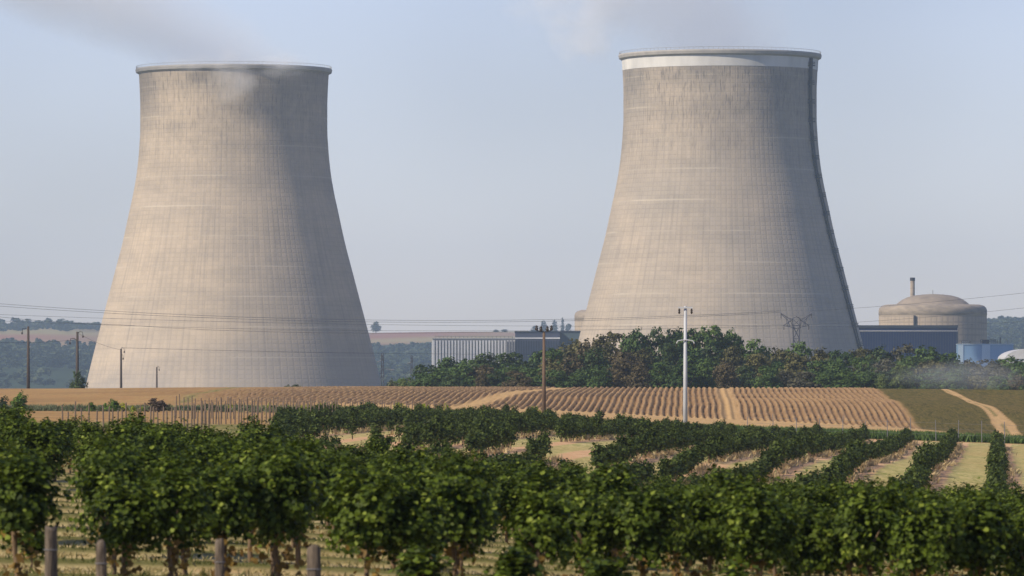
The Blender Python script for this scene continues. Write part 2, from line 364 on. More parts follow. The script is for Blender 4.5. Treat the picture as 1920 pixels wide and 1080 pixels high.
GZ = GZ + rid_amt * (ridge * 0.34 - 0.1) + ridged * bandM * 0.1 * np.cos(2*np.pi*(rX - 5.3) / 1.0)
# vineyard
vphase = (GX - ROWDIR * GY) / ROWSP; vfr = vphase - np.round(vphase)
leftlim = 470 + (GY - 200) * 0.15 + wob * 10
mid = sstep(176, 184, GY) * (1 - sstep(496, 506, GY + wob)) * sstep(leftlim - 15, leftlim + 15, P)
soil_strip = mid * (1 - sstep(0.15, 0.24, np.abs(vfr - 0.11) + 0.06 * wob)) 
fore = 1 - sstep(172, 186, GY)
# front: darker green, slightly raised stripes across the slope
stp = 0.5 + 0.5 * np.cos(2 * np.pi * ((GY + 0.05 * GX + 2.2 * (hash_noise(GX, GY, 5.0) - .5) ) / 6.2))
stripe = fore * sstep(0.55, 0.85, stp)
GZ = GZ + stripe * 0.07
# bank with low growth behind the vineyard
dist_edge = GY - 506
bank = sstep(506, 512, GY) * (1 - sstep(560, 590, GY)) * sstep(1150, 1350, P)
path = sstep(585, 600, GY + wob * 2) * (1 - sstep(700, 704, GY + wob * 1.5)) * sstep(560, 700, P)
# right crop and its track
crop = sstep(690, 700, GY) * (1 - sstep(900, 960, GY)) * sstep(edgeR + 0.2, edgeR + 0.8, rX)
trY = np.array([690, 700, 720, 745, 762, 790, 820, 850, 870]); trP = np.array([1905, 1897, 1890, 1878, 1862, 1832, 1808, 1782, 1768])
trW = np.array([26, 24, 20, 19, 15, 10, 8, 8, 5])
tp = np.interp(GY, trY, trP); tw = np.interp(GY, trY, trW)
tr_d = np.abs(P - tp) / tw + 0.25 * wob
track = (1 - sstep(0.8, 1.1, tr_d)) * sstep(690, 696, GY) * (1 - sstep(868, 874, GY))
tr_mid = (1 - sstep(0.1, 0.3, np.abs(P - tp + 2) / tw)) * track * sstep(0.35, 0.7, hash_noise(GX * 0.6, GY, 7.0))
# left fields
lf = 1 - sstep(500, 640, P)
lfield_far = lf * sstep(640, 660, GY) * (1 - sstep(890, 920, GY))
lgreen = lf * sstep(180, 200, GY) * (1 - sstep(395, 420, GY + wob * 4)) 
dline = np.exp(-((P - np.interp(GY, [690, 745, 760, 872], [338, 365, 400, 452])) / (9 + 6 * hash_noise(GX, GY, 12.0))) ** 2) * sstep(690, 700, GY) * (1 - sstep(862, 872, GY)) * sstep(.3, .5, hash_noise(GX, GY, 14.0))
verge = sstep(560, 575, GY) * (1 - sstep(640, 655, GY)) * (1 - sstep(620, 800, P))
Z1 = np.stack([ridged + 0 * GX, crop * (1 - track), np.clip(path + track * (1 - tr_mid) + bandL * ridged + bandM * ridged * 0.7, 0, 1)], -1)
Z2 = np.stack([mid, soil_strip, fore], -1)
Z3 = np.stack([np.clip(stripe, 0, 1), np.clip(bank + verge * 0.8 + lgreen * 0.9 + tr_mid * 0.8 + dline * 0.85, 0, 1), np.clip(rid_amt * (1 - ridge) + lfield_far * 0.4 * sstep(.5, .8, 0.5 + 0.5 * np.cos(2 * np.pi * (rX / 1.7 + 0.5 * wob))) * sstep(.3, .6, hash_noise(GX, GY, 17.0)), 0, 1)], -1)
far = sstep(900, 950, GY)
pyv = HY - F * GZ / np.maximum(GY, 40)
wood = sstep(4200, 4500, GY) * (1 - sstep(6600, 6800, GY + (hash_noise(GX, GY, 160.) - .5) * 500))
lft = 1 - sstep(150, 400, P)
patch = hash_noise(GX, GY * 0.5, 190.0)
wood = wood * np.where(lft > 0.5, (GY < 5700 + 900 * (patch - .5)) * 1.0, 1)
Z4 = np.stack([far, wood, sstep(4200, 4500, GY) * patch], -1)
v = np.stack([GX, GY, GZ], -1).reshape(-1, 3)
nu, ny = len(uu), len(ys)
ii = (np.arange(ny - 1)[:, None] * nu + np.arange(nu - 1)[None, :]).ravel()
fc = np.stack([ii, ii + 1, ii + nu + 1, ii + nu], -1)
t = NT('field_ground'); wp = t.world()
def rgb(name):
    n = t.node('ShaderNodeSeparateColor'); t.l.new(t.attr(name, 'Color'), n.inputs[0]); return n.outputs
a1, a2, a3, a4 = rgb('zone_a'), rgb('zone_b'), rgb('zone_c'), rgb('zone_d')
n1 = t.noise(0.05, wp, 6.0, 0.6); n2 = t.noise(0.9, wp, 5.0, 0.65); n3 = t.noise(9.0, wp, 3.0, 0.6)
n4 = t.noise(0.25, wp, 5.0, 0.65, stretch=(1, 0.25, 1))
n5 = t.noise(1.0, wp, 4.0, 0.6, stretch=(0.12, 0.9, 1))
m1 = t.noise(1.6, wp, 4.0, 0.65, stretch=(1, 0.09, 1)); m2 = t.noise(5.0, wp, 3.0, 0.6, stretch=(1, 0.07, 1)); m3 = t.noise(0.16, wp, 4.0, 0.6, stretch=(0.35, 0.3, 1))
soil = t.mix(t.rng(n2, 0.3, 0.7), (0.33, 0.185, 0.075), (0.43, 0.26, 0.105))
soil = t.mix(t.rng(n4, 0.45, 0.75, 0, 0.6), soil, (0.40, 0.29, 0.12))
soil = t.mix(t.rng(n5, 0.52, 0.72, 0, 0.45), soil, (0.22, 0.13, 0.07))
soil = t.mix(t.rng(m1, 0.45, 0.68, 0, 0.7), soil, (0.38, 0.28, 0.11))
soil = t.mix(t.rng(m2, 0.5, 0.7, 0, 0.55), soil, (0.20, 0.11, 0.055))
soil = t.mix(t.rng(m3, 0.45, 0.62, 0, 0.6), soil, (0.25, 0.15, 0.065))
rsoil = t.mix(t.rng(n2, 0.3, 0.7), (0.29, 0.185, 0.10), (0.40, 0.265, 0.135))
rsoil = t.mix(t.rng(t.noise(2.6, wp, 3.0, 0.6), 0.4, 0.7, 0, 0.6), rsoil, (0.47, 0.32, 0.155))
rsoil = t.mix(t.rng(m1, 0.42, 0.66, 0, 0.75), rsoil, (0.46, 0.30, 0.13))
rsoil = t.mix(t.rng(m2, 0.5, 0.68, 0, 0.6), rsoil, (0.17, 0.095, 0.05))
rsoil = t.mix(t.rng(n1, 0.35, 0.7, 0, 0.5), rsoil, (0.24, 0.15, 0.085))
c = t.mix(a1[0], soil, rsoil)
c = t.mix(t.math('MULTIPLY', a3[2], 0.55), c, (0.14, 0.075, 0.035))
oliv = t.mix(t.rng(n2, 0.3, 0.7), (0.085, 0.070, 0.016), (0.15, 0.12, 0.03))
oliv = t.mix(t.rng(n1, 0.4, 0.65, 0, 0.6), oliv, (0.15, 0.105, 0.035))
oliv = t.mix(t.rng(m1, 0.45, 0.65, 0, 0.8), oliv, (0.045, 0.045, 0.010))
oliv = t.mix(t.rng(m2, 0.5, 0.66, 0, 0.7), oliv, (0.20, 0.15, 0.05))
oliv = t.mix(t.rng(n3, 0.5, 0.8, 0, 0.5), oliv, (0.045, 0.05, 0.012))
c = t.mix(a1[1], c, oliv)
pth = t.mix(t.rng(n2, 0.3, 0.75), (0.46, 0.29, 0.13), (0.57, 0.39, 0.18))
pth = t.mix(t.rng(m1, 0.45, 0.7, 0, 0.6), pth, (0.34, 0.22, 0.10))
c = t.mix(a1[2], c, pth)
gr = t.mix(t.rng(n4, 0.3, 0.7), (0.30, 0.285, 0.085), (0.47, 0.40, 0.17))
gr = t.mix(t.rng(n2, 0.5, 0.8, 0, 0.6), gr, (0.18, 0.20, 0.05))
gr = t.mix(t.rng(m1, 0.42, 0.62, 0, 0.85), gr, (0.19, 0.205, 0.05))
gr = t.mix(t.rng(m2, 0.48, 0.64, 0, 0.7), gr, (0.56, 0.46, 0.22))
gr = t.mix(t.rng(m3, 0.42, 0.62, 0, 0.55), gr, (0.42, 0.30, 0.13))
gr = t.mix(t.rng(t.noise(2.0, wp, 4.0, 0.6, stretch=(0.25, 1, 1)), 0.5, 0.7, 0, 0.5), gr, (0.52, 0.43, 0.20))
gr = t.mix(t.rng(n3, 0.4, 0.8, 0, 0.35), gr, (0.55, 0.46, 0.25))
c = t.mix(a2[0], c, gr)
ss = t.mix(t.rng(n2, 0.35, 0.7), (0.50, 0.28, 0.15), (0.62, 0.44, 0.25))
c = t.mix(t.math('MULTIPLY', a2[1], t.rng(n4, 0.25, 0.45, 0.35, 1.0)), c, ss)
straw = t.mix(t.rng(n2, 0.3, 0.7), (0.36, 0.28, 0.12), (0.52, 0.41, 0.20))
straw = t.mix(t.rng(n3, 0.4, 0.75, 0, 0.6), straw, (0.62, 0.50, 0.27))
straw = t.mix(t.rng(t.noise(0.35, wp, 5.0, 0.6), 0.5, 0.7, 0, 0.5), straw, (0.46, 0.25, 0.13))
straw = t.mix(t.rng(t.noise(0.7, wp, 4.0, 0.7, stretch=(0.3, 1, 1)), 0.5, 0.66, 0, 0.6), straw, (0.17, 0.16, 0.05))
c = t.mix(a2[2], c, straw)
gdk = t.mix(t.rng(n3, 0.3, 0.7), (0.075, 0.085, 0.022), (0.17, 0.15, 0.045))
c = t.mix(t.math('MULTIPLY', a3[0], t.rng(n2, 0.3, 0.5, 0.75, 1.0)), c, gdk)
gverge = t.mix(t.rng(m1, 0.35, 0.65), (0.10, 0.12, 0.03), (0.30, 0.25, 0.10))
c = t.mix(a3[1], c, gverge)
fmead = t.mix(t.rng(t.noise(0.01, wp, 4.0, 0.5), 0.35, 0.65), (0.09, 0.10, 0.04), (0.16, 0.16, 0.07))
ffield = t.mix(t.rng(a4[2], 0.25, 0.75), (0.28, 0.14, 0.09), (0.30, 0.25, 0.12))
fmead = t.mix(t.rng(a4[2], 0.01, 0.1), fmead, ffield)
fmead = t.mix(a4[1], fmead, (0.03, 0.045, 0.018))
c = t.mix(a4[0], c, fmead)
t.col(c); t.b.inputs['Roughness'].default_value = 1.0; t.b.inputs['Specular IOR Level'].default_value = 0.05
t.bump(t.math('ADD', n2, t.math('MULTIPLY', n3, 0.5)), 0.55, 0.12)
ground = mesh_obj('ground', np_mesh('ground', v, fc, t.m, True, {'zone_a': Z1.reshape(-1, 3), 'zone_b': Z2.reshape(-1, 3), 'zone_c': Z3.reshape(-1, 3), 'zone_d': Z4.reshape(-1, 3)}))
tag(ground, kind='structure')

# ------------------------------------------------------------------ cooling towers
PROF = [(72.6, -14.5), (71.2, -8), (69.4, 0), (67.4, 8.7), (63.7, 23.5), (59.9, 38), (56.0, 53), (52.1, 68), (48.9, 82.7), (46.9, 92), (45.4, 101), (44.3, 112), (43.8, 122), (43.8, 132), (44.1, 141), (44.5, 148.2)]
pr = [p[0] for p in PROF]; pz = [p[1] for p in PROF]
def rad_at(z): return float(pchip(pz, pr, np.array([z]))[0])
def ring(r0, r1, z0, z1, n=256):
    m = MB(); m.lathe([(r0, z0), (r1, z0), (r1, z1), (r0, z1), (r0, z0)], n); return m
def tower(px, D, mat, label, zt, band=False, stair=False):
    e = empty('cooling_tower', (PX(px, D), D, 0)); tag(e, label, 'cooling tower', 'cooling towers')
    zs = list(np.linspace(-14.5, 148.2, 70)); sc = zt / 148.2
    prof = [(rad_at(z), z * sc if z > 0 else z) for z in zs]
    inner = [(rad_at(z) - 0.9, z * sc if z > 0 else z) for z in reversed(zs)]
    MB().lathe(prof + inner, 256).build('shell', mat, e, True)
    rm = MB(); r = rad_at(148.2)
    rm.lathe([(r - 0.9, zt + 0.02), (r - 0.9, zt + 1.5), (r + 1.4, zt + 1.5), (r + 1.6, zt + 0.9), (r + 1.3, zt - 0.3), (r + 0.05, zt - 1.0)], 256)
    rim = rm.build('rim', M['rim'], e, False)
    hr = MB()
    for k in range(128):
        a = 2 * math.pi * k / 128; x, y = (r + 1.2) * math.cos(a), (r + 1.2) * math.sin(a)
        hr.tube([(x, y, zt + 1.45), (x, y, zt + 2.6)], 0.06, 4, False)
    hr.tube([((r + 1.2) * math.cos(2*math.pi*k/128), (r + 1.2) * math.sin(2*math.pi*k/128), zt + 2.6) for k in range(129)], 0.07, 4, False)
    hr.build('railing', M['rim'], rim)
    if band:
        zb = [zt - 0.8 - 5.0 * i / 6 for i in range(7)]
        m = MB(); m.lathe([(rad_at(z / sc) + 0.12, z) for z in zb], 256); m.build('painted_band', M['white_band'], e, True)
    if stair:
        m = MB(); pl = MB()
        for i in range(96):
            z0 = -8 + i * (zt - 1 + 8) / 96; z1 = -8 + (i + 1) * (zt - 1 + 8) / 96
            a0 = rad(-90 + 63 + 8.5 * (1 - z0 / zt)); a1 = rad(-90 + 63 + 8.5 * (1 - z1 / zt))
            def q(z, a, dr, dt):
                rr = rad_at(z / sc) + dr; an = a + dt / rr
                return (rr * math.cos(an), rr * math.sin(an), z)
            for dt in (-0.5, 0.0, 0.5):
                for dr in (0.25, 1.2): m.tube([q(z0, a0, dr, dt), q(z1, a1, dr, dt)], 0.24, 4, False)
            for dt in (-0.55, 0.55): m.tube([q(z0, a0, 0.1, dt), q(z0, a0, 1.2, dt)], 0.1, 4, False)
            m.tube([q(z0, a0, 1.2, -0.55), q(z1, a1, 1.2, 0.55)], 0.14, 4, False); m.tube([q(z0, a0, 0.6, -0.55), q(z0, a0, 0.6, 0.55)], 0.12, 4, False)
        lad = m.build('access_ladder', M['dark_steel'], e)
        for i in range(18):
            z0 = 2 + i * 8.4
            a0 = rad(-90 + 63 + 8.5 * (1 - z0 / zt)); rr = rad_at(z0 / sc)
            m = MB()
            for dz, ht in ((0, 0.5), (0.9, 0.3), (1.6, 0.3)):
                vv = []
                for zz in (z0 + dz, z0 + dz + ht):
                    for dr, dt in ((0.05, -1.6), (2.2, -1.6), (2.2, 1.6), (0.05, 1.6)):
                        an = a0 + dt / rr; vv.append(((rr + dr) * math.cos(an), (rr + dr) * math.sin(an), zz))
                m.add(vv, [(0,3,2,1),(4,5,6,7),(0,1,5,4),(1,2,6,5),(2,3,7,6),(3,0,4,7)])
            m.build('ladder_platform', M['dark_steel'], lad)
    return e
tower(438.5, 2700, M['tower_a'], 'left cooling tower, sunlit tan concrete hyperboloid with a plain rim and steam spilling over it', 147.8)
tower(1350, 2613, M['tower_b'], 'right cooling tower with white painted band under the rim and dark ladder on its side', 149.5, True, True)

# ------------------------------------------------------------------ reactor buildings, halls
def reactor(px, D, label, chimney_px=None, pipe=False):
    e = empty('reactor_building', (PX(px, D), D, -14)); tag(e, label, 'reactor building', 'reactor buildings')
    MB().lathe([(27, 0), (27, 50.2)], 96).build('wall', M['containment'], e, True)
    MB().lathe([(27.0, 50.2), (27.12, 50.3), (27.12, 52.6), (26.7, 54.0), (25.6, 55.0), (23.6, 55.6), (18.4, 55.7)], 96).build('roof_ring', M['dome_edge'], e, True)
    pf = [(18.4 * math.cos(t), 55.6 + 5.3 * math.sin(t) ** 1.15) for t in np.linspace(0.02, math.pi / 2 - 0.001, 14)]
    pf = [(18.6, 55.5), (17.0, 56.9), (15.3, 58.1), (12.8, 59.3), (9.5, 60.2), (5.5, 60.7), (2, 60.9), (0.05, 60.95)]
    MB().lathe(pf, 96, True).build('dome', M['dome'], e, True)
    if pipe:
        MB().tube([(PX(1708, D) - PX(px, D), -25.7, 22), (PX(1708, D) - PX(px, D), -25.7, 50)], 0.55, 8).build('pipe', M['dark_steel'], e)
        MB().tube([(0, 0, 60.9), (0, 0, 63.0)], 0.15, 5).build('mast', M['grey_steel'], e)
    return e
reactor(1749, 2887, 'round reactor building with shallow brown dome, right of the cooling towers', pipe=True)
reactor(1172, 3085, 'round reactor building mostly hidden behind the left foot of the right cooling tower')
D = 2960; ch = empty('chimney', (PX(1711, D), D, -14)); tag(ch, 'slender pale vent chimney rising behind the left side of the reactor dome', 'chimney')
MB().lathe([(1.35, 0), (1.15, 69.0)], 24).build('stack', M['containment'], ch, True)
MB().lathe([(1.15, 68.95), (1.3, 69.0), (1.3, 70.6), (0.9, 70.6), (0.9, 69.4)], 24).build('stack_top', M['dark_steel'], ch)

def hall(name, px0, px1, pyt, D, depth, wall, label, cat):
    x0, x1, zt = PX(px0, D), PX(px1, D), PZ(pyt, D)
    e = empty(name, ((x0 + x1) / 2, D, -14)); tag(e, label, cat)
    w, h = (x1 - x0) / 2, zt + 14
    MB().box(-w, w, 0, depth, 0, h).build('wall', wall, e)
    return e, w, h
e, w, h = hall('storage_building', 812, 965, 636, 2900, 25, M['grey_clad'], 'low building with white upright ribs, standing behind the trees between the two towers', 'industrial building')
m = MB()
for i in range(27):
    x = -w + 0.35 + i * (2 * w - 0.7) / 26; m.box(x - 0.42, x + 0.42, -0.75, -0.003, 1, h - 0.6)
for i in range(14):
    y = 1 + i * 1.8; m.box(-w - 0.7, -w - 0.003, y - 0.4, y + 0.4, 1, h - 0.6)
m.build('facade_ribs', M['white_clad'], e)
MB().box(-w - 0.4, w + 0.2, -0.5, 25.3, h + 0.003, h + 0.5).build('roof', M['grey_clad'], e)
m = MB()
for i in range(20): m.tube([(-w + 1 + i * 2 * (w - 1) / 19, 0, h + 0.5), (-w + 1 + i * 2 * (w - 1) / 19, 0, h + 1.5)], 0.09, 4, False)
m.tube([(-w + 1, 0, h + 1.5), (w - 1, 0, h + 1.5)], 0.1, 4); m.build('roof_railing', M['grey_steel'], e)
e, w, h = hall('turbine_hall', 966, 1050, 623, 2880, 40, M['slate'], 'dark slate blue hall beside the white ribbed building, behind the trees', 'industrial building')
m = MB()
for i in range(18): x = -w + 0.6 + i * (2*w-1.2) / 17; m.box(x - 0.25, x + 0.25, -0.3, -0.003, 1, h - 4.2)
m.build('cladding_ribs', M['navy_dark'], e)
MB().box(-w, w, -0.4, -0.003, h - 3.3, h - 2.6).build('pale_stripe', M['white_clad'], e)
MB().box(-w - 0.3, w + 0.3, -0.4, 40, h + 0.003, h + 0.6).build('parapet', M['navy_dark'], e)
m = MB()
m.box(-w - 4.6, -w - 0.003, 6, 16, 0, h - 4.5); m.build('annex', M['slate'], e)
m = MB()
for i in range(6): m.box(-w - 4.5 + i * .8, -w - 4.3 + i * .8, 5.6, 5.98, 0, h - 4.6)
m.build('annex_ribs', M['white_clad'], e)
e, w, h = hall('service_hall', 1051, 1090, 622.5, 2885, 40, M['teal'], 'dark green grey hall between the slate hall and the right cooling tower', 'industrial building')
MB().box(-w, w + 0.3, -0.4, 40, h + 0.003, h + 0.6).build('parapet', M['navy_dark'], e)
MB().box(-w, w, -0.3, -0.003, h - 11, h - 10.2).build('pale_stripe', M['white_clad'], e)
e, w, h = hall('machine_hall', 1600, 1795, 614.5, 2760, 20, M['navy'], 'long navy blue hall in front of the round reactor building', 'industrial building')
MB().box(-w - 0.3, w + 0.3, -0.5, 20.3, h + 0.003, h + 1.2).build('parapet', M['navy_dark'], e)
MB().box(-w, w + 0.05, -0.25, -0.003, h - 1.7, h - 1.35).build('pale_stripe', M['roof_grey'], e)
m = MB()
for i in range(40): x = -w + 0.5 + i * (2*w - 1) / 39; m.box(x - 0.1, x + 0.1, -0.12, -0.003, 0.5, h - 2.0)
m.build('cladding_seams', M['navy_dark'], e)
MB().box(w - 0.6, w + 0.25, -0.45, -0.26, 0, h - 1.8).build('corner_trim', M['navy_dark'], e)
e, w, h = hall('low_annex', 1796, 1900, 646, 2750, 22, M['pale_blue'], 'low pale blue building with white panels at the foot of the reactor building', 'industrial building')
for x0, x1 in ((-w + 0.1, -w + 2.6), (-w + 11.5, -w + 15.4)): MB().box(x0, x1, -0.3, -0.003, 0, h - 0.2).build('white_panel', M['pale_white'], e)
MB().box(-w - 0.2, w + 0.2, -0.4, 22, h + 0.003, h + 0.35).build('roof', M['pale_white'], e)
m = MB()
def rail(m, x0, x1, y, z, n, ht=2.0, r=0.1):
    for i in range(n): x = x0 + i * (x1 - x0) / (n - 1); m.tube([(x, y, z), (x, y, z + ht)], r, 4, False)
    for k in (0.5, 1.0): m.tube([(x0, y, z + ht * k), (x1, y, z + ht * k)], r, 4)
rail(m, -w + 11, -w + 19, 2, h + 0.35, 9, 1.9, 0.14); m.build('roof_railing', M['dark_steel'], e)
m = MB(); rail(m, -w + 2, -w + 6, 2, h + 0.35, 5, 1.3, 0.14); m.build('roof_railing', M['dark_steel'], e)
MB().box(-w + 2.2, -w + 5.6, 3, 6, h + 0.35, h + 1.5).build('roof_vent', M['grey_clad'], e)
MB().box(-w + 12, -w + 15, 3, 6, h + 0.35, h + 2.2).build('roof_vent', M['navy'], e)
MB().tube([(-w + 20.3, 1, h + 0.35), (-w + 20.3, 1, h + 3.4)], 0.28, 6).build('roof_post', M['dark_steel'], e)
# barrel-roofed shed at the right edge
D = 2000; x0 = PX(1886, D); e = empty('shed', (x0, D, -14)); tag(e, 'pale barrel roofed shed at the right edge behind the hazy trees', 'shed')
MB().box(0.3, 17.7, 0, 30, 0, 24).build('wall', M['white_clad'], e)
m = MB(); vv = []; n = 16
for y in (-0.5, 30.5):
    for k in range(n + 1):
        a = math.pi * k / n; vv.append((9 - 9.3 * math.cos(a), y, 24.02 + 3.6 * math.sin(a)))
fcs = [(k, k + 1, n + 2 + k, n + 1 + k) for k in range(n)] + [tuple(range(n + 1)), tuple(range(2*n + 1, n, -1))]
m.add(vv, fcs); m.build('roof', M['roof_grey'], e, False)

# ------------------------------------------------------------------ foliage generators
def orient(dirs, rng, jit):
    d = dirs + rng.normal(0, jit, dirs.shape); d /= np.linalg.norm(d, axis=1, keepdims=True) + 1e-9
    return d
def leaves_mesh(name, cen, nrm, size, rng, tone, lobed=True, mat=None):
    """one small face group per leaf, facing nrm, folded along its midrib"""
    n = len(cen); up = rng.normal(0, 1, (n, 3)); up -= nrm * (up * nrm).sum(1, keepdims=True); up /= np.linalg.norm(up, axis=1, keepdims=True)
    sd_ = np.cross(nrm, up); s = size[:, None]
    if lobed:
        sh = [(0, -0.5, 0), (-0.42, -0.42, 0.08), (-0.55, 0.1, 0.14), (-0.28, 0.22, 0.04), (0, 0.6, -0.05), (0.28, 0.22, 0.04), (0.55, 0.1, 0.14), (0.42, -0.42, 0.08)]
        fi = np.array([[0, 1, 2, 3], [0, 3, 4, 5], [0, 5, 6, 7]])
    else:
        sh = [(0, -0.55, 0), (-0.5, 0.0, 0.12), (0, 0.6, 0), (0.5, 0.0, 0.12)]
        fi = np.array([[0, 1, 2, 3]])
    V = np.stack([cen + sd_ * (a * s) + up * (b * s) + nrm * (c_ * s) for a, b, c_ in sh], 1)
    k = len(sh); idx = (np.arange(n) * k)[:, None, None] + fi[None]
    return np_mesh(name, V.reshape(-1, 3), idx.reshape(-1, 4), mat, False, {'tone': np.repeat(tone, k)})
def vine_crown(seed, nshoot, per, leaf, h0=0.70, h1=1.64, rx=0.64, lobed=True, mat=None, name='foliage', ragged=1.0):
    """arching shoots from the head of the vine, leaves along each"""
    rng = np.random.default_rng(seed); cs = []; ns = []; tn = []
    lob = rng.uniform(0.75, 1.2, 9); 
    for i in range(nshoot):
        a = rng.uniform(0, 2 * np.pi); L = lob[int(a / (2 * np.pi) * 9) % 9]
        el_ = rng.choice([rng.uniform(0.0, 0.5), rng.uniform(0.4, 1.0), rng.uniform(0.9, 1.5)])
        top = h1 * rng.uniform(0.86, 1.08) * (1.12 if rng.random() < .08 else 1)
        p0 = np.array([0, 0, h0 + 0.12]); rr = rx * L * rng.uniform(0.65, 1.12) * (1.3 if rng.random() < .08 else 1) * np.cos(el_ * 0.85); zz = (top - h0) * np.sin(el_) 
        p2 = np.array([np.cos(a) * rr, np.sin(a) * rr, h0 + zz * rng.uniform(0.8, 1.0)])
        if el_ < 0.5: q_ = rng.uniform(-0.12, 0.45); p2[2] = h0 + q_; p2[:2] *= 0.72 + 0.5 * max(q_, 0)
        p1 = (p0 + p2) / 2 + np.array([0, 0, 0.22])
        tt = rng.uniform(0.15, 1.06, per) ** 0.75
        pts = (1-tt[:, None])**2 * p0 + 2*(1-tt[:, None])*tt[:, None] * p1 + tt[:, None]**2 * p2
        pts += rng.normal(0, 0.055 * ragged, pts.shape)
        out = pts - np.array([0, 0, (h0 + h1) / 2 - 0.15]); out /= np.linalg.norm(out, axis=1, keepdims=True) + 1e-6
        nn = orient(out * 0.7 + np.array([0, 0, 0.5]), rng, 0.42)
        cs.append(pts); ns.append(nn); tn.append(np.clip(rng.normal(0.42 + rng.uniform(-.25, .25), 0.27, per) + 0.25 * (tt - .6), 0, 1))
    cs = np.concatenate(cs); ns = np.concatenate(ns); tn = np.concatenate(tn)
    return leaves_mesh(name, cs, ns, leaf * rng.uniform(0.7, 1.3, len(cs)), rng, tn, lobed, mat)
def vine_trunk(seed):
    rng = random.Random(seed); m = MB(); p = [(0, 0, -0.08)]; x = y = 0; lean = rng.uniform(-.12, .12)
    for i in range(5): x += rng.uniform(-.03, .03) + lean / 5; y += rng.uniform(-.03, .03); p.append((x, y, 0.16 * (i + 1)))
    m.tube(p, [0.045, 0.038, 0.032, 0.03, 0.034, 0.03], 7)
    for k in range(5):
        a = rng.uniform(0, 6.28); q = Vector(p[-1]); d = Vector((math.cos(a) * .3, math.sin(a) * .3, .32))
        m.tube([q, q + d * .5 + Vector((0, 0, -.03)), q + d], [0.022, 0.016, 0.008], 5)
    return m.mesh('trunk', M['vine_bark'], True)
def dry_mesh(seed):
    rng = np.random.default_rng(seed); n = 46
    a = rng.uniform(0, 6.28, n); r = np.abs(rng.normal(0, 0.12, n)) + 0.02
    c_ = np.stack([np.cos(a) * r, np.sin(a) * r, rng.uniform(0.18, 0.72, n)], 1)
    return leaves_mesh('withered_leaves', c_, orient(rng.normal(0, 1, (n, 3)), rng, 0.1), rng.uniform(0.05, 0.11, n), rng, rng.uniform(0, 1, n), True, M['dry_leaf'])
NV = 8
VT = [vine_trunk(100 + i) for i in range(NV)]
VC = [vine_crown(200 + i, 80, 44, 0.060, mat=M['vine'], rx=0.56 + 0.05 * (i % 3)) for i in range(NV)]
VD = [dry_mesh(300 + i) for i in range(NV)]
VM = [vine_crown(400 + i, 36, 12, 0.105, 0.36, 0.98, 0.42, False, M['vine_mid'], ragged=1.3) for i in range(6)]
VMT = [vine_trunk(150 + i) for i in range(3)]
def place_vine(i, x, y, s, label, group, front=True, sz=None):
    e = empty('grape_vine', (x, y, g1(x, y) - 0.01), R.uniform(0, 6.28)); tag(e, label, 'vine', group)
    e.scale = (s, s, sz or s * R.uniform(0.92, 1.08))
    if front:
        mesh_obj('trunk', VT[i % NV], e); mesh_obj('foliage', VC[i % NV], e); mesh_obj('withered_leaves', VD[(i * 3) % NV], e)
    else:
        mesh_obj('trunk', VMT[i % 3], e); mesh_obj('foliage', VM[i % 6], e)
    return e
# front block: bushes standing close together, an open strip of ground left free near the left edge
NUM = ['first','second','third','fourth','fifth','sixth','seventh','eighth','ninth','tenth','eleventh','twelfth','thirteenth','fourteenth','fifteenth','sixteenth','seventeenth','eighteenth','nineteenth','twentieth','twenty-first','twenty-second','twenty-third','twenty-fourth']
def where(px):
    for lim, w_ in ((110, 'at the left edge'), (440, 'below the left half of the left tower'), (720, 'below the right half of the left tower'), (985, 'below the gap between the towers'), (1120, 'below the wooden pole'), (1240, 'left of the white pole'), (1340, 'below the white pole'), (1560, 'below the right half of the right tower'), (1760, 'below the reactor building')):
        if px < lim: return w_
    return 'at the right edge'
cnt = 0
FY = [69, 76, 84, 93, 103, 114, 126, 139, 153, 168]
FRONT = [38, 236, 322, 420, 528, 690, 768, 852, 1012, 1108, 1204, 1325, 1418, 1528, 1640, 1738, 1838, 1932]
for j, Y0 in enumerate(FY):
    sp = 1.02 + 0.02 * j; w = 0.094 * Y0; x = -w + R.uniform(0, sp)
    if j == 0: rowx = [(PX(p_, 70), p_) for p_ in FRONT]
    else:
        rowx = []
        while x < w: rowx.append((x + R.uniform(-0.2, 0.2), 0)); x += sp * R.uniform(0.85, 1.15)
    for xx, fixed in rowx:
        yy = Y0 + R.uniform(-2.2, 2.2) if not fixed else 70 + R.uniform(-2, 1.5)
        if fixed: xx = PX(fixed, yy)
        px = 960 + F * xx / yy
        if 112 < px < 182 and yy < 142: continue
        if j > 0 and 70 < px < 205 and yy < 98: continue
        if j == 1 and (600 < px < 655 or 1480 < px < 1540): continue
        if j == 1 and 860 < px < 1010: continue
        s = R.uniform(0.90, 1.10) * (1.06 if px < 500 else 0.95 if px < 1400 and j > 2 else 1.0) * (0.93 if px > 1100 else 1.0)
        if j == 0: s *= 0.96
        vor = vor + 1 if 'vor' in globals() and vrow == j else 1; vrow = j
        if j < 3: lab = 'leafy vine, %s from the left in the %s row of the foreground block' % (NUM[vor-1], ('nearest', 'second nearest', 'third nearest')[j])
        else: lab = 'leafy vine crowded in the foreground block, %s' % where(px)
        place_vine(cnt, xx, yy, s, lab, 'grape vines of the dense foreground block'); cnt += 1
print('front vines', cnt)
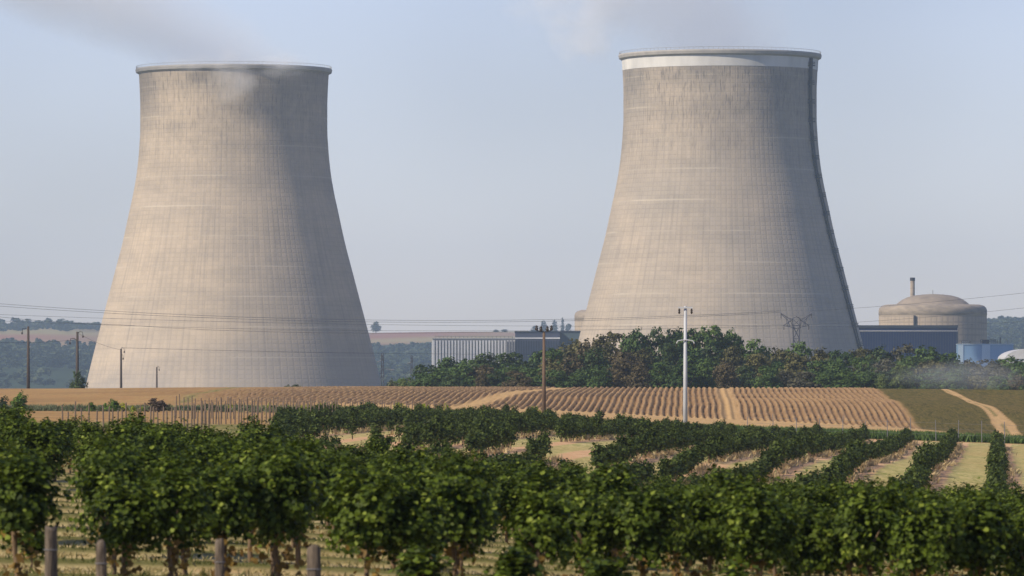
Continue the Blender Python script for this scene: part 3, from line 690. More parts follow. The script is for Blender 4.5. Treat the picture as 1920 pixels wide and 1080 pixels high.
# middle rows running away to the right: nearest as single vines, the rest as one mass
cand = []
for k in range(-2, 16):
    y = 186.0
    while y < 478:
        x = -ROWSP * k + ROWDIR * y + R.uniform(-.18, .18); px = 960 + F * x / y
        if px > 490 + (y - 200) * 0.15 and px < 1990:
            gap = noise.noise(Vector((k * 7.3, y * 0.05, 0)))
            if px < 760 and k in (8, 9, 10) and R.random() < (.45 if px < 600 else .8): gap = -1
            if k == 6 and 850 < px < 1180 and not 995 < px < 1022: gap = -1
            if k == 7 and (700 < px < 880 or 960 < px < 1050): gap = -1
            if k == 5 and 1060 < px < 1120: gap = -1
            if gap > -0.34 and R.random() > 0.06: cand.append((y, x, k))
        y += 0.95 * R.uniform(0.85, 1.15)
cand.sort()
for i, (y, x, k) in enumerate(cand[:max(0, 296 - cnt)]):
    place_vine(i, x, y, R.uniform(0.74, 1.16), 'low vine at a middle row\'s near end, ' + where(960 + F * x / y), 'nearest vines of the middle rows', False)
rest = cand[max(0, 296 - cnt):]
print('mid vines', len(cand), 'as mass', len(rest))
def raw(me):
    n = len(me.vertices); v_ = np.empty(n * 3, np.float32); me.vertices.foreach_get('co', v_)
    f_ = np.empty(len(me.loops), np.int32); me.loops.foreach_get('vertex_index', f_)
    t_ = np.zeros(n, np.float32)
    if 'tone' in me.attributes: me.attributes['tone'].data.foreach_get('value', t_)
    return v_.reshape(-1, 3), f_.reshape(-1, 4), t_
def scatter(name, meshes, spots, mat, smooth=False, patchy=0.0):
    """spots: (x, y, z, scale xy, scale z, rot) -> one merged mesh"""
    raws = [raw(m_) for m_ in meshes]; V = []; Fc = []; T = []; n = 0
    for i, (x, y, z, s, s2, r_) in enumerate(spots):
        v_, f_, t_ = raws[i % len(raws)]; c_, s_ = math.cos(r_), math.sin(r_)
        q = np.stack([(v_[:, 0]*c_ - v_[:, 1]*s_) * s + x, (v_[:, 0]*s_ + v_[:, 1]*c_) * s + y, v_[:, 2] * s2 + z], 1)
        V.append(q); Fc.append(f_ + n); T.append(np.clip(t_ + R.uniform(-.12, .12) + (patchy * (float(hash_noise(np.array([x]), np.array([y * .4]), patchy * 60)[0]) - .5 + R.uniform(-.3, .3)) if patchy else 0), 0, 1)); n += len(q)
    return np_mesh(name, np.concatenate(V), np.concatenate(Fc), mat, smooth, {'tone': np.concatenate(T)})
VMs = [vine_crown(450 + i, 32, 9, 0.12, 0.34, 0.98, 0.42, False, None, ragged=1.3) for i in range(6)]
rs = np.array([(x, y) for y, x, k in rest]); rz_ = gz(rs[:, 0], rs[:, 1])
spots = [(x, y, z, R.uniform(.8, 1.15), R.uniform(.72, 1.18) * (1.28 if R.random() < .2 else 1), R.uniform(0, 6.28)) for (x, y), z in zip(rs, rz_)]
o = mesh_obj('vine_rows', scatter('vine_rows', VMs, spots, M['vine_mid'])); tag(o, 'dark green rows of vines running away across the middle ground', 'vines', kind='stuff')
def stub_trunk():
    m = MB(); m.tube([(0, 0, -.05), (.02, .01, .35), (0, 0, .62)], [.04, .035, .03], 4, False); return m.mesh('stub')
o = mesh_obj('vine_stems', scatter('vine_stems', [stub_trunk()], spots, M['vine_bark'])); tag(o, 'short brown stems under the rows of middle distance vines', 'vine stems', kind='stuff')
# bleached weeds along the rows
def tuft(seed, n, h, sp, wd, mat=None, name='tuft'):
    rng = np.random.default_rng(seed); V = []; Fc = []; T = []
    for i in range(n):
        a = rng.uniform(0, 6.28); r = abs(rng.normal(0, sp)); bx, by = r * math.cos(a), r * math.sin(a)
        hh = h * rng.uniform(.5, 1.2); lx, ly = rng.normal(0, h * .35, 2); b = rng.uniform(0, 3.14); dx, dy = wd * math.cos(b), wd * math.sin(b)
        k = len(V); V += [(bx-dx, by-dy, -.02), (bx+dx, by+dy, -.02), (bx+lx*.6+dx*.7, by+ly*.6+dy*.7, hh*.7), (bx+lx, by+ly, hh)]
        Fc.append((k, k+1, k+2, k+3)); T += [rng.uniform(0, 1)] * 4
    return np_mesh(name, np.array(V), np.array(Fc), mat, False, {'tone': np.array(T)})
tw_ = [tuft(500 + i, 16, 0.42, 0.20, 0.035) for i in range(5)]
sp_ = []
for (y, x, k) in cand:
    if R.random() < 0.75:
        for q in range(1):
            xx = x + R.uniform(0.0, 0.75); yy = y + R.uniform(-.5, .5)
            if hash_noise(np.array([xx]), np.array([yy]), 6.0)[0] > 0.35: sp_.append((xx, yy, g1(xx, yy), R.uniform(.6, 1.2), R.uniform(.4, .9), R.uniform(0, 6)))
o = mesh_obj('dry_weeds', scatter('dry_weeds', tw_, sp_, M['weed_pale'])); tag(o, 'bleached cream weeds growing along the foot of the vine rows', 'weeds', kind='stuff')
# foreground grass
gt = [tuft(520 + i, 9, 0.10, 0.14, 0.011) for i in range(6)]
sp_ = []; sg_ = []
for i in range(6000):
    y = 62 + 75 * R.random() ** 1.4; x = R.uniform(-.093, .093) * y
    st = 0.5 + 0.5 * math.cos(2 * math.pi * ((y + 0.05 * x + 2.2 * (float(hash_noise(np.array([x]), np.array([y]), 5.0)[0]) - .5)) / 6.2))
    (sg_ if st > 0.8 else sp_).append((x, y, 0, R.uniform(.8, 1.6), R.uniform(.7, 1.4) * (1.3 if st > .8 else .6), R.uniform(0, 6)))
def drop(sp):
    a = np.array(sp); a[:, 2] = gz(a[:, 0], a[:, 1]); return [tuple(q) for q in a]
o = mesh_obj('dry_grass', scatter('dry_grass', gt, drop(sp_), M['grass'])); tag(o, 'short straw coloured grass under the foreground vines', 'grass', kind='stuff')
o = mesh_obj('green_grass', scatter('green_grass', gt, drop(sg_), M['grass_green'])); tag(o, 'green grass growing in stripes under the foreground vines', 'grass', kind='stuff')

# posts and round shrubs at the front edge
def wood_post(px, pyt, Y, r, label, lean=0.0, pointed=False):
    x = PX(px, Y); zb = g1(x, Y) - 0.1; zt = PZ(pyt, Y); e = empty('wooden_post', (x, Y, zb)); tag(e, label, 'post', 'weathered posts at the near edge of the vineyard')
    h = zt - zb; n = 14; m = MB(); v_ = []; lev = [0, .3, .6, .85, .97, 1.0]
    for li, l in enumerate(lev):
        for k in range(n):
            a = 2 * math.pi * k / n; q = 1 + .08 * math.sin(3 * a + px) + .05 * math.sin(7 * a + l * 3)
            q *= (0.9 if l == 1.0 else 1.0) * (1 - .06 * l) * (0.6 if pointed and l == 1.0 else 0.9 if pointed and l == .97 else 1)
            v_.append((r * q * math.cos(a) + lean * l * h, r * q * math.sin(a), h * l + (.02 * math.sin(a * 2 + px) if l > .9 else 0)))
    f_ = [(i*n+k, i*n+(k+1) % n, (i+1)*n+(k+1) % n, (i+1)*n+k) for i in range(len(lev)-1) for k in range(n)] + [tuple((len(lev)-1)*n+k for k in range(n))]
    m.add(v_, f_); p_ = m.build('post', M['wood'], e, True)
    m = MB(); m.tube([((r * 1.06) * math.cos(a) + lean * (h - .25), (r * 1.06) * math.sin(a), h - .25) for a in np.linspace(0, 2 * math.pi, 15)], .006, 4, False); m.build('wire_tie', M['grey_steel'], e)
wood_post(95, 988, 63, .072, 'leftmost weathered round post at the bottom of the photo, beside the bare strip')
wood_post(192, 1014, 64, .062, 'weathered post leaning slightly among brown withered vine leaves', -.02, True)
wood_post(412, 1012, 64.5, .056, 'slim weathered post standing alone under the third foreground vine')
wood_post(589, 1024, 62.5, .080, 'thick dark weathered post with a flat top, rightmost of the four')
shr = [vine_crown(600 + i, 46, 24, 0.075, 0.25, 0.95, 0.30, True, M['vine']) for i in range(3)]
for i, (px, pyt, Y, lab) in enumerate(((785, 1018, 66, 'rounded leafy vine shrub left of centre at the bottom edge'), (965, 1024, 66, 'rounded leafy vine shrub standing alone on open grass at the bottom centre'), (1135, 1030, 65, 'rounded leafy vine shrub at the bottom, right of the open grass'), (1372, 1052, 64, 'low leafy vine shrub at the bottom edge below the right vines'), (60, 1050, 78, 'low brownish vine shrub behind the leftmost post'))):
    x = PX(px, Y); zb = g1(x, Y); hh = PZ(pyt, Y) - zb; e = empty('vine_shrub', (x, Y, zb), R.uniform(0, 6)); tag(e, lab, 'shrub', 'low vine shrubs at the near edge')
    s = hh / 1.02; e.scale = (1.0, 1.0, s); mesh_obj('foliage', shr[i % 3], e); mesh_obj('stem', VMT[i % 3], e).scale = (.6, .6, .55)
    if i == 4: e.scale = (.8, .8, .6)

# ------------------------------------------------------------------ bushes and weeds along the field edge
def blob_foliage(seed, n, blobs, leaf, mat=None, name='crown', jit=0.6, shell=0.55):
    """leaf clumps over and inside several overlapping rounded masses; clumps group into tufts"""
    rng = np.random.default_rng(seed); cs = []; ns = []; tn = []
    wts = np.array([b[3]*b[4]*b[5] for b in blobs]) ** (2/3.); wts /= wts.sum()
    for b, wt in zip(blobs, wts):
        k = int(n * wt) + 4; nt = max(4, k // 16)
        d = rng.normal(0, 1, (nt, 3)); d /= np.linalg.norm(d, axis=1, keepdims=True); d[:, 2] = np.where(d[:, 2] < -0.5, -d[:, 2], d[:, 2])
        rr = rng.uniform(shell, 1.08, (nt, 1)); tc = d * rr; tt = rng.normal(0.45, 0.17, nt)
        ix = rng.integers(0, nt, k); p = tc[ix] + rng.normal(0, 0.13, (k, 3)); nn = d[ix] + np.array([0, 0, .35])
        cs.append(p * np.array(b[3:6]) + np.array(b[:3])); ns.append(orient(nn, rng, jit)); tn.append(np.clip(tt[ix] + rng.normal(0, .09, k), 0, 1))
    cs = np.concatenate(cs); ns = np.concatenate(ns); tn = np.concatenate(tn)
    return leaves_mesh(name, cs, ns, leaf * rng.uniform(.6, 1.4, len(cs)), rng, tn, False, mat)
def rblobs(rng, n, w, h, z0=0.22):
    out = []
    out.append((0, 0, h * .2, w * .85, w * .85, h * .26))
    for i in range(n):
        a = rng.uniform(0, 6.28); r = rng.uniform(0, .55) * w; q = rng.uniform(.38, .62)
        out.append((r * math.cos(a), r * math.sin(a), h * rng.uniform(z0, .7), w * q, w * q, h * rng.uniform(.26, .36)))
    return out
BU = [blob_foliage(700 + i, 1500, rblobs(random.Random(700 + i), 9, .6, 1.0), 0.07) for i in range(4)]
def bush_stem(): 
    m = MB()
    for k in range(5):
        a = k * 1.3; m.tube([(0, 0, -.05), (.1*math.cos(a), .1*math.sin(a), .3), (.25*math.cos(a), .25*math.sin(a), .7)], [.03, .02, .008], 5)
    return m.mesh('stem', M['bark'])
BS = bush_stem()
def with_mat(o, mat):
    if not o.data.materials: o.data.materials.append(mat)
    o.material_slots[0].link = 'OBJECT'; o.material_slots[0].material = mat; return o
def bush(px, pyt, pyb, wpx, Y, mat, label, cat='bush', i=0, name='bush', group=None):
    x = PX(px, Y); zb = g1(x, Y) if pyb is None else PZ(pyb, Y); zb = min(zb, g1(x, Y)); h = PZ(pyt, Y) - zb; w = wpx * Y / F
    e = empty(name, (x, Y, zb), R.uniform(0, 6)); tag(e, label, cat, group); e.scale = (w * 0.95, w * 0.95, h * 1.05)
    with_mat(mesh_obj('foliage', BU[i % 4], e), M[mat]); mesh_obj('stem', BS, e); return e
bush(40, 735, None, 38, 546, 'bush_green', 'bright green bush with a pale top near the left edge of the orange field', i=0)
bush(4, 745, None, 26, 546, 'tree_dark', 'dark bush cut by the left edge of the photo', i=1)
bush(172, 755, None, 22, 546, 'bush_green', 'small green bush left of the brighter pair below the left tower', i=2)
bush(209, 750, None, 36, 546, 'bush_green', 'bright green bush on the verge below the left cooling tower', i=3)
bush(232, 756, None, 18, 546, 'weed_lime', 'small yellow green bush to the right of the bright green bush', i=1)
bush(250, 761, None, 12, 546, 'weed_lime', 'first of two tiny lime green clumps before the brown bush', i=2)
bush(266, 762, None, 12, 546, 'weed_lime', 'second of two tiny lime green clumps, next to the brown bush', i=0)
bush(298, 748, None, 46, 546, 'bush_brown', 'wide brownish bare-looking bush at the left end of the stake rows', i=2)
for j, px in enumerate((338, 366, 398, 428, 470, 510)):
    bush(px, 759 + R.uniform(-3, 3), None, R.uniform(30, 42), 572, 'bush_grey', 'grey green shrub growing behind the stakes, %s from the left' % ('first','second','third','fourth','fifth','sixth')[j], i=j, group='grey green shrubs behind the stakes')
for j, (px, pyt, w_) in enumerate(((432, 757, 18), (505, 757, 14), (572, 758, 26), (600, 757, 20), (628, 756, 30), (752, 757, 34), (800, 758, 26), (835, 758, 18), (880, 764, 20), (1005, 764, 26), (1378, 795, 22), (1412, 796, 14))):
    bush(px, pyt, None, w_, 560 if px < 1300 else 530, 'weed_lime', 'lime yellow weed clump on the field edge, %s from the left' % ('one','two','three','four','five','six','seven','eight','nine','ten','eleven','twelve')[j], 'weeds', j, 'weed_clump', 'lime yellow weed clumps')
bush(146, 699, 730, 32, 905, 'tree_dark', 'round dark bush on the crest beside the left cooling tower', i=1)
for j, (px, pyt, w_, mt) in enumerate(((735, 712, 34, 'bush_grey'), (758, 714, 26, 'tree_lime'), (560, 722, 40, 'bush_grey'), (540, 723, 26, 'bush_grey'))):
    bush(px, pyt, 734, w_, 915, mt, 'low pale green bush on the crest, ' + ('just right of the left tower', 'beside the dark tree belt', 'below the right part of the left tower', 'smallest, below the left tower')[j], i=j, group='low bushes on the crest')
# dark low growth behind the vineyard on the right, and its fence
lw = [tuft(540 + i, 22, 0.55, 0.32, 0.05) for i in range(5)]
sp_ = []
for i in range(2600):
    y = R.uniform(509, 535); x = PX(R.uniform(1270, 1990), y)
    sp_.append((x, y, 0, R.uniform(.8, 1.5), R.uniform(.8, 1.5), R.uniform(0, 6)))
o = mesh_obj('undergrowth', scatter('undergrowth', lw, drop(sp_), M['tree_green'])); tag(o, 'dark low undergrowth between the vineyard and the dirt path on the right', 'undergrowth', kind='stuff')
sp_ = []
for i in range(800):
    y = R.uniform(552, 592); x = PX(R.uniform(-60, 700), y)
    if hash_noise(np.array([x]), np.array([y]), 7.0)[0] > .42: sp_.append((x, y, 0, R.uniform(.8, 1.6), R.uniform(.5, 1.1), R.uniform(0, 6)))
o = mesh_obj('scrub', scatter('scrub', lw, drop(sp_), M['bush_grey'])); tag(o, 'grey green scrub along the field edge behind the stakes', 'scrub', kind='stuff')
ns_ = 0
def stake(px, Y, h, mat='stake', r=.05, label='thin brown wooden stake in the rows of stakes left of the vineyard', group='wooden vineyard stakes', tie=True):
    x = PX(px, Y); m = MB(); lx = R.uniform(-.05, .05)
    m.tube([(0, 0, -.1), (lx * .5, 0, h * .5), (lx, R.uniform(-.03, .03), h * .97), (lx, 0, h)], [r, r * .95, r * .85, r * .5], 6)
    o = m.build('vine_stake', M[mat]); o.location = (x, Y, g1(x, Y)); tag(o, label, 'stake', group)
for j, (a, b, Y, sp) in enumerate(((380, 640, 400, 6.5), (262, 396, 330, 8.5), (118, 262, 330, 11), (330, 560, 455, 7.5), (560, 840, 520, 8))):
    px = a
    while px < b:
        stake(px, Y + R.uniform(-6, 6) + (px - a) * (.12 if j == 0 else 0.03), R.uniform(1.35, 1.95) if j < 4 else R.uniform(1.2, 1.5)); px += sp * R.uniform(.6, 1.4); ns_ += 1
print('stakes', ns_)
for j, px in enumerate((1402, 1450, 1493, 1536, 1580, 1622, 1664, 1708, 1755, 1797, 1841, 1884)):
    stake(px, 506, R.uniform(1.5, 2.0), 'grey_steel', .035, 'thin grey fence post behind the vineyard, number %s of the line' % ('one','two','three','four','five','six','seven','eight','nine','ten','eleven','twelve')[j], 'thin fence posts behind the vineyard')
m = MB()
for zz in (0.6, 1.1, 1.6):
    pts = []
    for px in range(1402, 1990, 14): x = PX(px, 506); pts.append((x, 506.06, g1(x, 506) + zz))
    m.tube(pts, .008, 3, False)
o = m.build('fence_wire', M['grey_steel']); tag(o, 'three thin wires strung along the grey posts behind the vineyard', 'fence wire')

# ------------------------------------------------------------------ poles
def pole(px, pyt, Y, r, mat, label, base_py=None, arms=(), cat='utility pole', name='utility_pole'):
    x = PX(px, Y); zt = PZ(pyt, Y); zb = g1(x, Y) - .3; h = zt - zb
    e = empty(name, (x, Y, zb)); tag(e, label, cat)
    MB().tube([(0, 0, 0), (0, 0, h * .5), (0, 0, h)], [r * 1.25, r, r * .72], 14).build('pole', M[mat], e, True)
    for kind, z, w in arms:      # z below the top
        if kind == 'bar':
            m = MB(); m.box(-w, w, -.07 - r, -.002 - r, h - z - .06, h - z + .06); a = m.build('crossarm', M['grey_steel'] if mat == 'pole_dark' else M['white_pole'] if mat == 'white_pole' else M['pole_wood'], e)
            for sx in (-w + .08, w - .08):
                MB().lathe([(.02, 0), (.09, -.05), (.05, -.1), (.1, -.16), (.05, -.22), (.1, -.28), (.04, -.42)], 8).build('insulator', M['insulator'], a).location = (sx, -.04 - r, h - z - .06)
        if kind == 'bow':
            m = MB(); m.tube([(w * q, -.05 - r, h - z + .12 * (1 - q * q) - (0.0 if abs(q) < .9 else .15)) for q in (-1, -.85, -.5, 0, .5, .85, 1)], .05, 6); a = m.build('crossarm', M['white_pole'], e)
            for sx in (-w, w): MB().lathe([(.02, 0), (.07, -.05), (.04, -.12), (.02, -.35)], 8).build('insulator', M['insulator'], a).location = (sx, -.05 - r, h - z - .15)
        if kind == 'horn':      # curled insulator hooks near the top
            m = MB()
            m.tube([(-w, -.1, h + .12), (0, -.1, h - .02), (w, -.1, h + .12)], .05, 5); a = m.build('crossarm', M['dark_steel'], e)
            for sx in (-w, -w * .4, w * .45, w):
                MB().lathe([(.05, 0), (.14, .04), (.16, .2), (.1, .3), (.13, .38), (.05, .5), (.0, .52)], 8).build('insulator', M['insulator'], a).location = (sx, -.1, h + .12 * abs(sx / w))
        if kind == 'hook':
            m = MB(); s = 1 if w > 0 else -1; w_ = abs(w)
            m.tube([(0, -.05, h - z), (s * w_ * .5, -.05, h - z + .32), (s * w_, -.05, h - z + .25), (s * w_ * 1.1, -.05, h - z - .3)], .05, 5); a = m.build('bracket', M['dark_steel'], e)
            MB().lathe([(.03, 0), (.15, -.06), (.08, -.16), (.16, -.24), (.05, -.4)], 8).build('insulator', M['insulator'], a).location = (s * w_ * 1.1, -.05, h - z - .3)
    return e
pole(1285, 574, 440, .15, 'white_pole', 'tall white metal pole with two crossarms standing before the ridged field', arms=(('bar', .12, 1.0 * .55), ('bow', 2.7, .68)))
pole(1020, 622, 560, .17, 'pole_wood', 'brown wooden pole with dark insulators, standing before the tree belt', arms=(('horn', 0, .72),))
pole(53, 612, 930, .24, 'pole_dark', 'leftmost dark wooden pole, plain, on the crest', arms=(('hook', .6, -.9),))
pole(145, 622, 950, .26, 'pole_dark', 'dark wooden pole with bent brackets on both sides, above the round bush', arms=(('hook', .3, .85), ('hook', 1.4, -1.1)))
pole(227, 654, 1100, .24, 'pole_dark', 'dark wooden pole against the lit foot of the left tower', arms=(('hook', .1, .55), ('hook', 1.4, .35)))
pole(294, 688, 1350, .24, 'pole_dark', 'short looking dark pole, farthest, against the foot of the left tower', arms=(('hook', .2, .5),))

# ------------------------------------------------------------------ lattice pylons and wires
def lattice(m, levels, r):
    """levels: list of (half width x, half width y, z)"""
    for i in range(len(levels) - 1):
        a, b = levels[i], levels[i+1]
        A = [(-a[0], -a[1], a[2]), (a[0], -a[1], a[2]), (a[0], a[1], a[2]), (-a[0], a[1], a[2])]
        B = [(-b[0], -b[1], b[2]), (b[0], -b[1], b[2]), (b[0], b[1], b[2]), (-b[0], b[1], b[2])]
        for k in range(4):
            m.tube([A[k], B[k]], r, 4, False); k2 = (k + 1) % 4
            m.tube([A[k], B[k2]], r * .7, 4, False); m.tube([A[k2], B[k]], r * .7, 4, False); m.tube([B[k], B[k2]], r * .7, 4, False)
D = 2000; PXL = PX(1493, D); e = empty('pylon', (PXL, D, -14)); tag(e, 'grey lattice pylon with wide outspread arms in front of the right cooling tower', 'pylon')
m = MB(); lattice(m, [(3.2, 3.2, 0), (2.6, 2.6, 5), (2.1, 2.1, 10), (1.7, 1.7, 15), (1.4, 1.4, 19), (1.2, 1.2, 23), (1.1, 1.1, 27), (1.05, 1.05, 31), (1.2, 1.1, 35.5)], .17)
m.build('body', M['pylon_steel'], e)
m = MB()
for s in (-1, 1):
    for yy in (-.8, .8):
        m.tube([(0, yy, 34.6), (s * 2.2, yy, 35.2), (s * 4.5, 0, 35.6)], .13, 4, False); m.tube([(s * 1.2, yy, 37.6), (s * 4.5, 0, 35.6)], .12, 4, False)
        m.tube([(s * 1.1, yy, 35.5), (s * 1.4, yy, 37.8), (s * 3.0, yy * .7, 38.3), (s * 5.4, 0, 39.9)], .14, 4, False)
        m.tube([(s * 2.2, yy, 35.2), (s * 3.0, yy * .6, 37.6), (s * 5.4, 0, 39.6)], .11, 4, False)
        m.tube([(s * 1.3, yy, 35.4), (s * 2.2, yy, 37.8), (s * 3.1, yy * .5, 35.5), (s * 3.6, yy * .4, 38.3)], .1, 4, False)
m.tube([(-1.4, -.8, 38.0), (0, -.8, 38.7), (1.4, -.8, 38.0)], .12, 4, False); m.tube([(-1.4, .8, 38.0), (0, .8, 38.7), (1.4, .8, 38.0)], .12, 4, False)
m.tube([(-1.3, -.8, 37.8), (1.3, -.8, 35.5)], .1, 4, False); m.tube([(1.3, -.8, 37.8), (-1.3, -.8, 35.5)], .1, 4, False)
m.build('crossarms', M['pylon_steel'], e)
for sx, z in ((-4.3, 35.4), (4.3, 35.4), (-5.3, 39.4), (5.3, 39.4)): MB().tube([(sx, 0, z), (sx, 0, z - 1.3)], .14, 5).build('insulator', M['insulator'], e)
for px, pyt, D, lab in ((717, 662, 1700, 'small faint lattice pole with side arms just right of the left tower'), (772, 667, 1900, 'faint thin mast beside the left end of the tree belt')):
    x = PX(px, D); h = PZ(pyt, D) + 14; e = empty('lattice_mast', (x, D, -14)); tag(e, lab, 'mast')
    m = MB(); lattice(m, [(.7, .7, h * q) if q < .1 else (.7 - .45 * q, .7 - .45 * q, h * q) for q in np.linspace(0, 1, 9)], .10); m.build('mast', M['pylon_steel'], e)
    m = MB(); m.tube([(-.2, 0, h - 2.2), (-1.6, 0, h - 2.6)], .12, 5); m.tube([(.2, 0, h - 4.5), (2.4, 0, h - 5.0)], .12, 5); m.tube([(2.4, 0, h - 5.0), (3.4, 0, h - 4.9)], .2, 5); m.build('side_arm', M['grey_steel'], e)
def wire(pts, Ya, Yb, sag_px, label, r=.05, group=None):
    """span between two attachment points given by bearing and elevation at their distances"""
    (xa, ya), (xb, yb) = pts; A = Vector((PX(xa, Ya), Ya, PZ(ya, Ya))); B = Vector((PX(xb, Yb), Yb, PZ(yb, Yb)))
    s = sag_px * (Ya + Yb) / 2 / F; q = [A.lerp(B, t_) - Vector((0, 0, 4 * s * t_ * (1 - t_))) for t_ in np.linspace(0, 1, 41)]
    m = MB(); m.tube(q, r * .72, 4, False); o = m.build('power_line', M['dark_steel']); tag(o, label, 'power line', group)
# high-voltage spans left of the lattice pylon
wire([(-420, 530), (1464.5, 583)], 2000, 2000, 40, 'upper overhead wire sagging across both towers to the left pylon arm', .075)
wire([(-420, 535), (1464.5, 585.5)], 1990, 2000, 40, 'wire hanging a little below the upper overhead wire', .075)
wire([(-420, 570), (1470, 609)], 2000, 2000, 16, 'middle overhead wire crossing the left tower and the sky gap', .06)
wire([(-420, 579), (1516, 609)], 2010, 2000, 24, 'lower overhead wire crossing the left tower', .06)
wire([(1521.6, 583), (2080, 530)], 2000, 1900, 5, 'upper overhead wire rising from the pylon past the reactor dome', .06)
wire([(1516, 609), (2080, 558)], 2000, 1900, 6, 'lower overhead wire rising from the pylon past the reactor building', .06)
wire([(1470, 609), (2080, 588)], 2000, 1900, 12, 'lowest overhead wire passing behind the reactor building height', .05)
# local lines
wire([(-120, 578), (227, 609)], 900, 900, 6, 'local wire at the far left above the hills', .03)
wire([(227, 609), (990, 621)], 900, 620, 9, 'thin local wire crossing the lower part of the left tower', .026)
wire([(145, 624), (227, 656)], 950, 1100, 4, 'short wire between the bracket pole and the next pole', .03)
wire([(227, 652), (1000, 664)], 1100, 1500, 3, 'wire running right from the third pole across the tower foot', .035)
wire([(-60, 640), (145, 637)], 930, 950, 4, 'wire reaching the bracket pole from the left', .03)

# ------------------------------------------------------------------ tree belt
def tree_trunk(seed, h):
    rng = random.Random(seed); m = MB(); top = Vector((rng.uniform(-.4, .4), rng.uniform(-.4, .4), h * .62))
    m.tube([(0, 0, -.5), (0.05, 0, h * .2), top * .6 + Vector((0, 0, .02)), top], [.34, .27, .2, .09], 8)
    for k in range(6):
        a = k * 1.05 + rng.uniform(-.3, .3); b = top * rng.uniform(.45, .85)
        m.tube([b, b + Vector((math.cos(a) * 1.3, math.sin(a) * 1.3, 1.0)), b + Vector((math.cos(a) * 2.5, math.sin(a) * 2.5, 2.6))], [.13, .08, .03], 5)
    return m.mesh('trunk', M['bark'])
TR = []
for i in range(7):
    rg = random.Random(900 + i); H = 10.0; bl = []
    for k in range(15 + i % 3):
        a = k * 2.4 + rg.uniform(-.4, .4); z = rg.uniform(1.2, 8.2); rm_ = 3.3 * math.sqrt(max(.05, 1 - ((z - 3.6) / 6.0) ** 2)) - 1.0
        r = rm_ * rg.uniform(.55, 1.05); q = rg.uniform(1.2, 1.9); bl.append((r * math.cos(a), r * math.sin(a), z, q, q, q * .8))
    bl.append((0, 0, 8.4, 1.7, 1.7, 1.3)); bl.append((0, 0, 4.6, 2.4, 2.4, 3.0))
    TR.append((blob_foliage(900 + i, 7000, bl, 0.31, None, shell=.62), tree_trunk(950 + i, H)))
POP = blob_foliage(990, 1500, [(0, 0, 2 + k * 1.1, 1.1 - .09 * k, 1.1 - .09 * k, 1.1) for k in range(7)], 0.4)
topline = [(755, 712), (775, 692), (800, 676), (830, 664), (860, 662), (885, 668), (905, 655), (940, 658), (965, 652), (985, 672), (1010, 655), (1040, 640), (1070, 632), (1100, 630), (1130, 618), (1165, 604), (1200, 607), (1240, 604), (1262, 609), (1285, 613), (1310, 605), (1350, 604), (1385, 618), (1410, 628), (1425, 638), (1460, 643), (1490, 636), (1520, 634), (1535, 648), (1560, 652), (1590, 648), (1620, 643), (1650, 642), (1680, 641), (1720, 639), (1760, 642), (1790, 658), (1820, 670), (1850, 668), (1880, 663), (1920, 662), (2000, 660)]
tlx = [a for a, b in topline]; tly = [b for a, b in topline]
def behind(px):
    if px < 800: return 'at the left end of the belt'
    if px < 965: return 'before the white ribbed building'
    if px < 1092: return 'in front of the slate hall'
    if px < 1240: return 'before the right tower\'s left foot'
    if px < 1400: return 'before the right tower\'s middle'
    if px < 1620: return 'before the right tower\'s right foot'
    if px < 1795: return 'in front of the navy hall'
    return 'near the right edge'
CN = {'tree_dark': 'dark green', 'tree_green': 'green', 'tree_olive': 'olive green', 'tree_brown': 'rusty brown', 'tree_grey': 'grey olive', 'tree_lime': 'light green'}
belt = []
px = 762
while px < 1985:       # back line sets the skyline
    tyy = float(np.interp(px, tlx, tly))
    mt = R.choices(['tree_dark', 'tree_green', 'tree_olive', 'tree_brown', 'tree_grey'], [4, 5, 1, .5, 0] if px < 1420 else [1, 3, 3, .2, 2])[0]
    if 1185 < px < 1400: mt = R.choice(['tree_green', 'tree_dark', 'tree_green'])
    if 1480 < px < 1530: mt = 'tree_green'
    if px > 1800: mt = R.choice(['tree_grey', 'tree_olive', 'tree_green'])
    belt.append((px, tyy + R.uniform(0, 5), 1090 + R.uniform(-20, 20), mt, R.uniform(74, 108))); px += R.uniform(30, 48)
px = 790
while px < 1985:       # middle line
    tyy = float(np.interp(px, tlx, tly)); tyy = tyy + (HY - tyy) * R.uniform(.22, .4)
    mt = R.choices(['tree_dark', 'tree_green', 'tree_olive', 'tree_brown', 'tree_grey'], [3, 5, 2, 1.2, 0] if px < 1420 else [.8, 4, 3, .3, 2])[0]
    belt.append((px, tyy, 1020 + R.uniform(-12, 12), mt, R.uniform(66, 92))); px += R.uniform(34, 50)
px = 800
while px < 1985:       # front line
    tyy = float(np.interp(px, tlx, tly)); tyy = tyy + (HY - tyy) * R.uniform(.5, .66)
    mt = R.choices(['tree_dark', 'tree_green', 'tree_olive', 'tree_brown', 'tree_grey'], [3, 5, 2, 2, 0] if px < 1420 else [1, 3, 3, .4, 2])[0]
    belt.append((px, tyy, 965 + R.uniform(-8, 8), mt, R.uniform(54, 76))); px += R.uniform(32, 48)
belt += [(1690, 681, 950, 'tree_lime', 52), (1655, 700, 948, 'tree_lime', 34), (1862, 712, 948, 'tree_lime', 24), (955, 640, 1100, 'tree_green', 44), (905, 700, 948, 'tree_brown', 36)]
belt.remove(belt[-2])
belt.sort(); seen = {}; OR = ['', 'second ', 'third ', 'fourth ', 'fifth ', 'sixth ', 'seventh ', 'eighth ', 'ninth ', 'tenth ', 'eleventh ', 'twelfth ']
